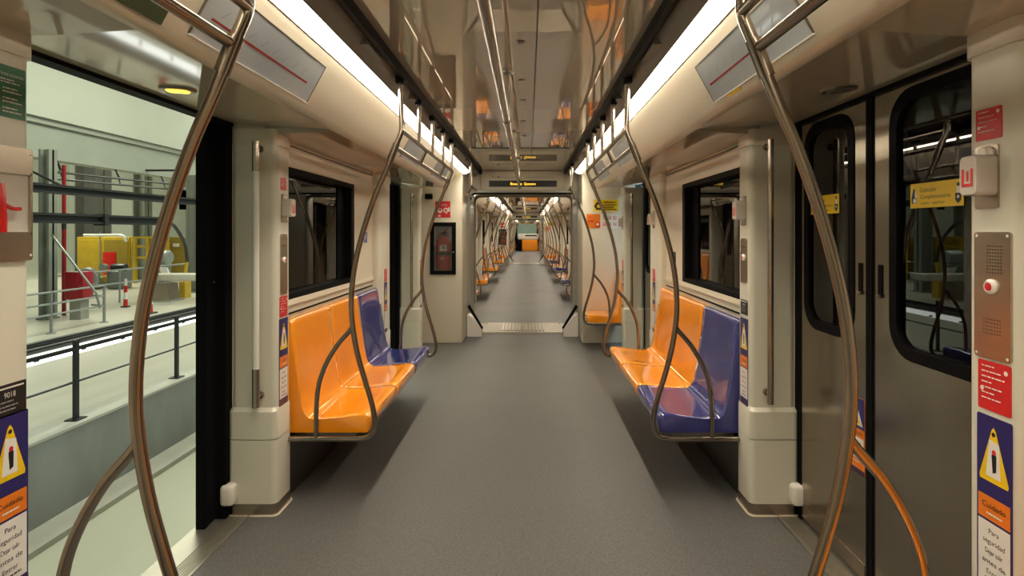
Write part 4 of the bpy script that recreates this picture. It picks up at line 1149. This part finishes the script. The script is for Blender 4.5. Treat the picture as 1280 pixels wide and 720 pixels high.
# bollards
def bollard(px, y0, y1, w, label):
    Yb = 2.43 * F / (y1 - VY); c = atY(px, y1, Yb); h = (y1 - y0) * Yb / F
    t = thing('bollard', label, 'bollard', (c.x, Yb, -1.13))
    MB().box(c.x - w * 1.5, c.x + w * 1.5, Yb - w * 1.5, Yb + w * 1.5, -1.13, -1.09).build('base', 'rail_black', t)
    for k in range(4):
        z0 = k * h / 4; r0 = w * (1 - .35 * k / 4); r1 = w * (1 - .35 * (k + 1) / 4)
        MB().lathe([(r0, z0 + .04), (r1, z0 + h / 4 + .04)], (c.x, Yb, -1.13), n=16).build('red_band' if k % 2 == 0 else 'white_band', 'ext_red' if k % 2 == 0 else 'sign_white', t)
bollard(157, 350, 384, .065, 'thin red and white striped bollard left of the curved pole, on the depot floor')
bollard(186, 352, 392, .11, 'thicker red and white bollard just right of the curved pole')
a = atY(207, 376, 20.1)
t = thing('pedestal', 'steel pedestal with a flared foot under the pale bench in the depot', 'pedestal', (a.x, 20.1, -1.13))
MB().loft([[(a.x - .28, 19.8, -.5), (a.x + .25, 19.8, -.5), (a.x + .25, 20.4, -.5), (a.x - .28, 20.4, -.5)], [(a.x - .32, 19.8, -1.08), (a.x + .32, 19.8, -1.08), (a.x + .32, 20.4, -1.08), (a.x - .32, 20.4, -1.08)]]).build('body', 'steel', t)
MB().box(a.x - .42, a.x + .42, 19.7, 20.5, -1.13, -1.08).build('foot', 'concrete', t)
a = atY(188, 342, 20.1); b_ = atY(262, 350, 20.1)
tag(MB().bbox(a.x, b_.x, 19.7, 20.5, b_.z, a.z, .03).build('bench', 'kerb'), 'long pale bench top between the curved pole and the black door edge', 'bench')
tag(MB().box(X_(-7.4), X_(-6.9), 7.3, 7.42, -1.13, -1.09).build('plank', 'yellow_dark'), 'short brown plank lying on the depot floor by the left pillar', 'plank')

# ------------------------------------------------------------------ dark hall, right side
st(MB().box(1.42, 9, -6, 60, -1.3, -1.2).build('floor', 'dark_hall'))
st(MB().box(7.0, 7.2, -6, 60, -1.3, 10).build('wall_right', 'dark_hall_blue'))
b = MB()
for k in range(14): b.box(5.4, 5.8, -2 + k * 3.1, -1.5 + k * 3.1, -1.2, 9)
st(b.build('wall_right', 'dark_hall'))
for z in (.4, 1.9, 2.9): 
    st(MB().box(6.6, 6.9, -6, 60, z, z + .25).build('trim_14', 'dark_hall'))

# ------------------------------------------------------------------ lights
def area(name, loc, sx, sy, e, col, rot=(0, 0, 0)):
    l = bpy.data.lights.new(name, 'AREA'); l.shape = 'RECTANGLE'; l.size = sx; l.size_y = sy; l.energy = e; l.color = col
    o = bpy.data.objects.new(name, l); C.objects.link(o); o.location = loc; o.rotation_euler = rot; return o
G = (0.97, 1.0, 0.80)
for x, y, e in ((-4.2, 8, 520), (-8.5, 16, 800), (-12, 30, 950), (-22, 26, 1300), (-22, 44, 1100), (-5, 30, 600)):
    area('hall_lamp', (x, y, 8.5), 2.5, 8, e, G)
area('hall_lamp', (4.5, 4, 8), 2, 10, 900, (0.7, 0.9, 1.0)); area('hall_lamp', (4.5, 24, 8), 2, 14, 900, (0.7, 0.9, 1.0))
area('hall_lamp', (0, 50, 7), 4, 8, 900, (0.95, 1.0, 0.9))
w = bpy.data.worlds.new('World'); bpy.context.scene.world = w; w.use_nodes = True
w.node_tree.nodes['Background'].inputs[0].default_value = (0.42, 0.42, 0.33, 1)
w.node_tree.nodes['Background'].inputs[1].default_value = 0.05

for ci, car in enumerate(CARS):      # the downlight of the ceiling strips
    L = car['y1'] - car['y0'] - .72
    for s in (-1, 1):
        l = area('strip_lamp', (s * .648, (car['y0'] + car['y1'] - .66) / 2, 1.972), .05, L, 2.9 * L, (1.0, 0.88, 0.69))
        l.data.spread = math.radians(84)
# ------------------------------------------------------------------ camera
cam = bpy.data.cameras.new('Camera'); co = bpy.data.objects.new('Camera', cam); C.objects.link(co)
co.location = (CX, 0, CZ); co.rotation_euler = (math.radians(90), 0, 0)
cam.sensor_width = 36; cam.lens = F / 1280 * 36
cam.shift_x = -(VX - 640) / 1280; cam.shift_y = -(360 - VY) / 1280
cam.clip_start = .02; cam.clip_end = 200
sc = bpy.context.scene; sc.camera = co
sc.view_settings.view_transform = 'Standard'; sc.view_settings.look = 'None'
sc.view_settings.gamma = 1; sc.view_settings.use_curve_mapping = False
sc.view_settings.exposure = 0.0
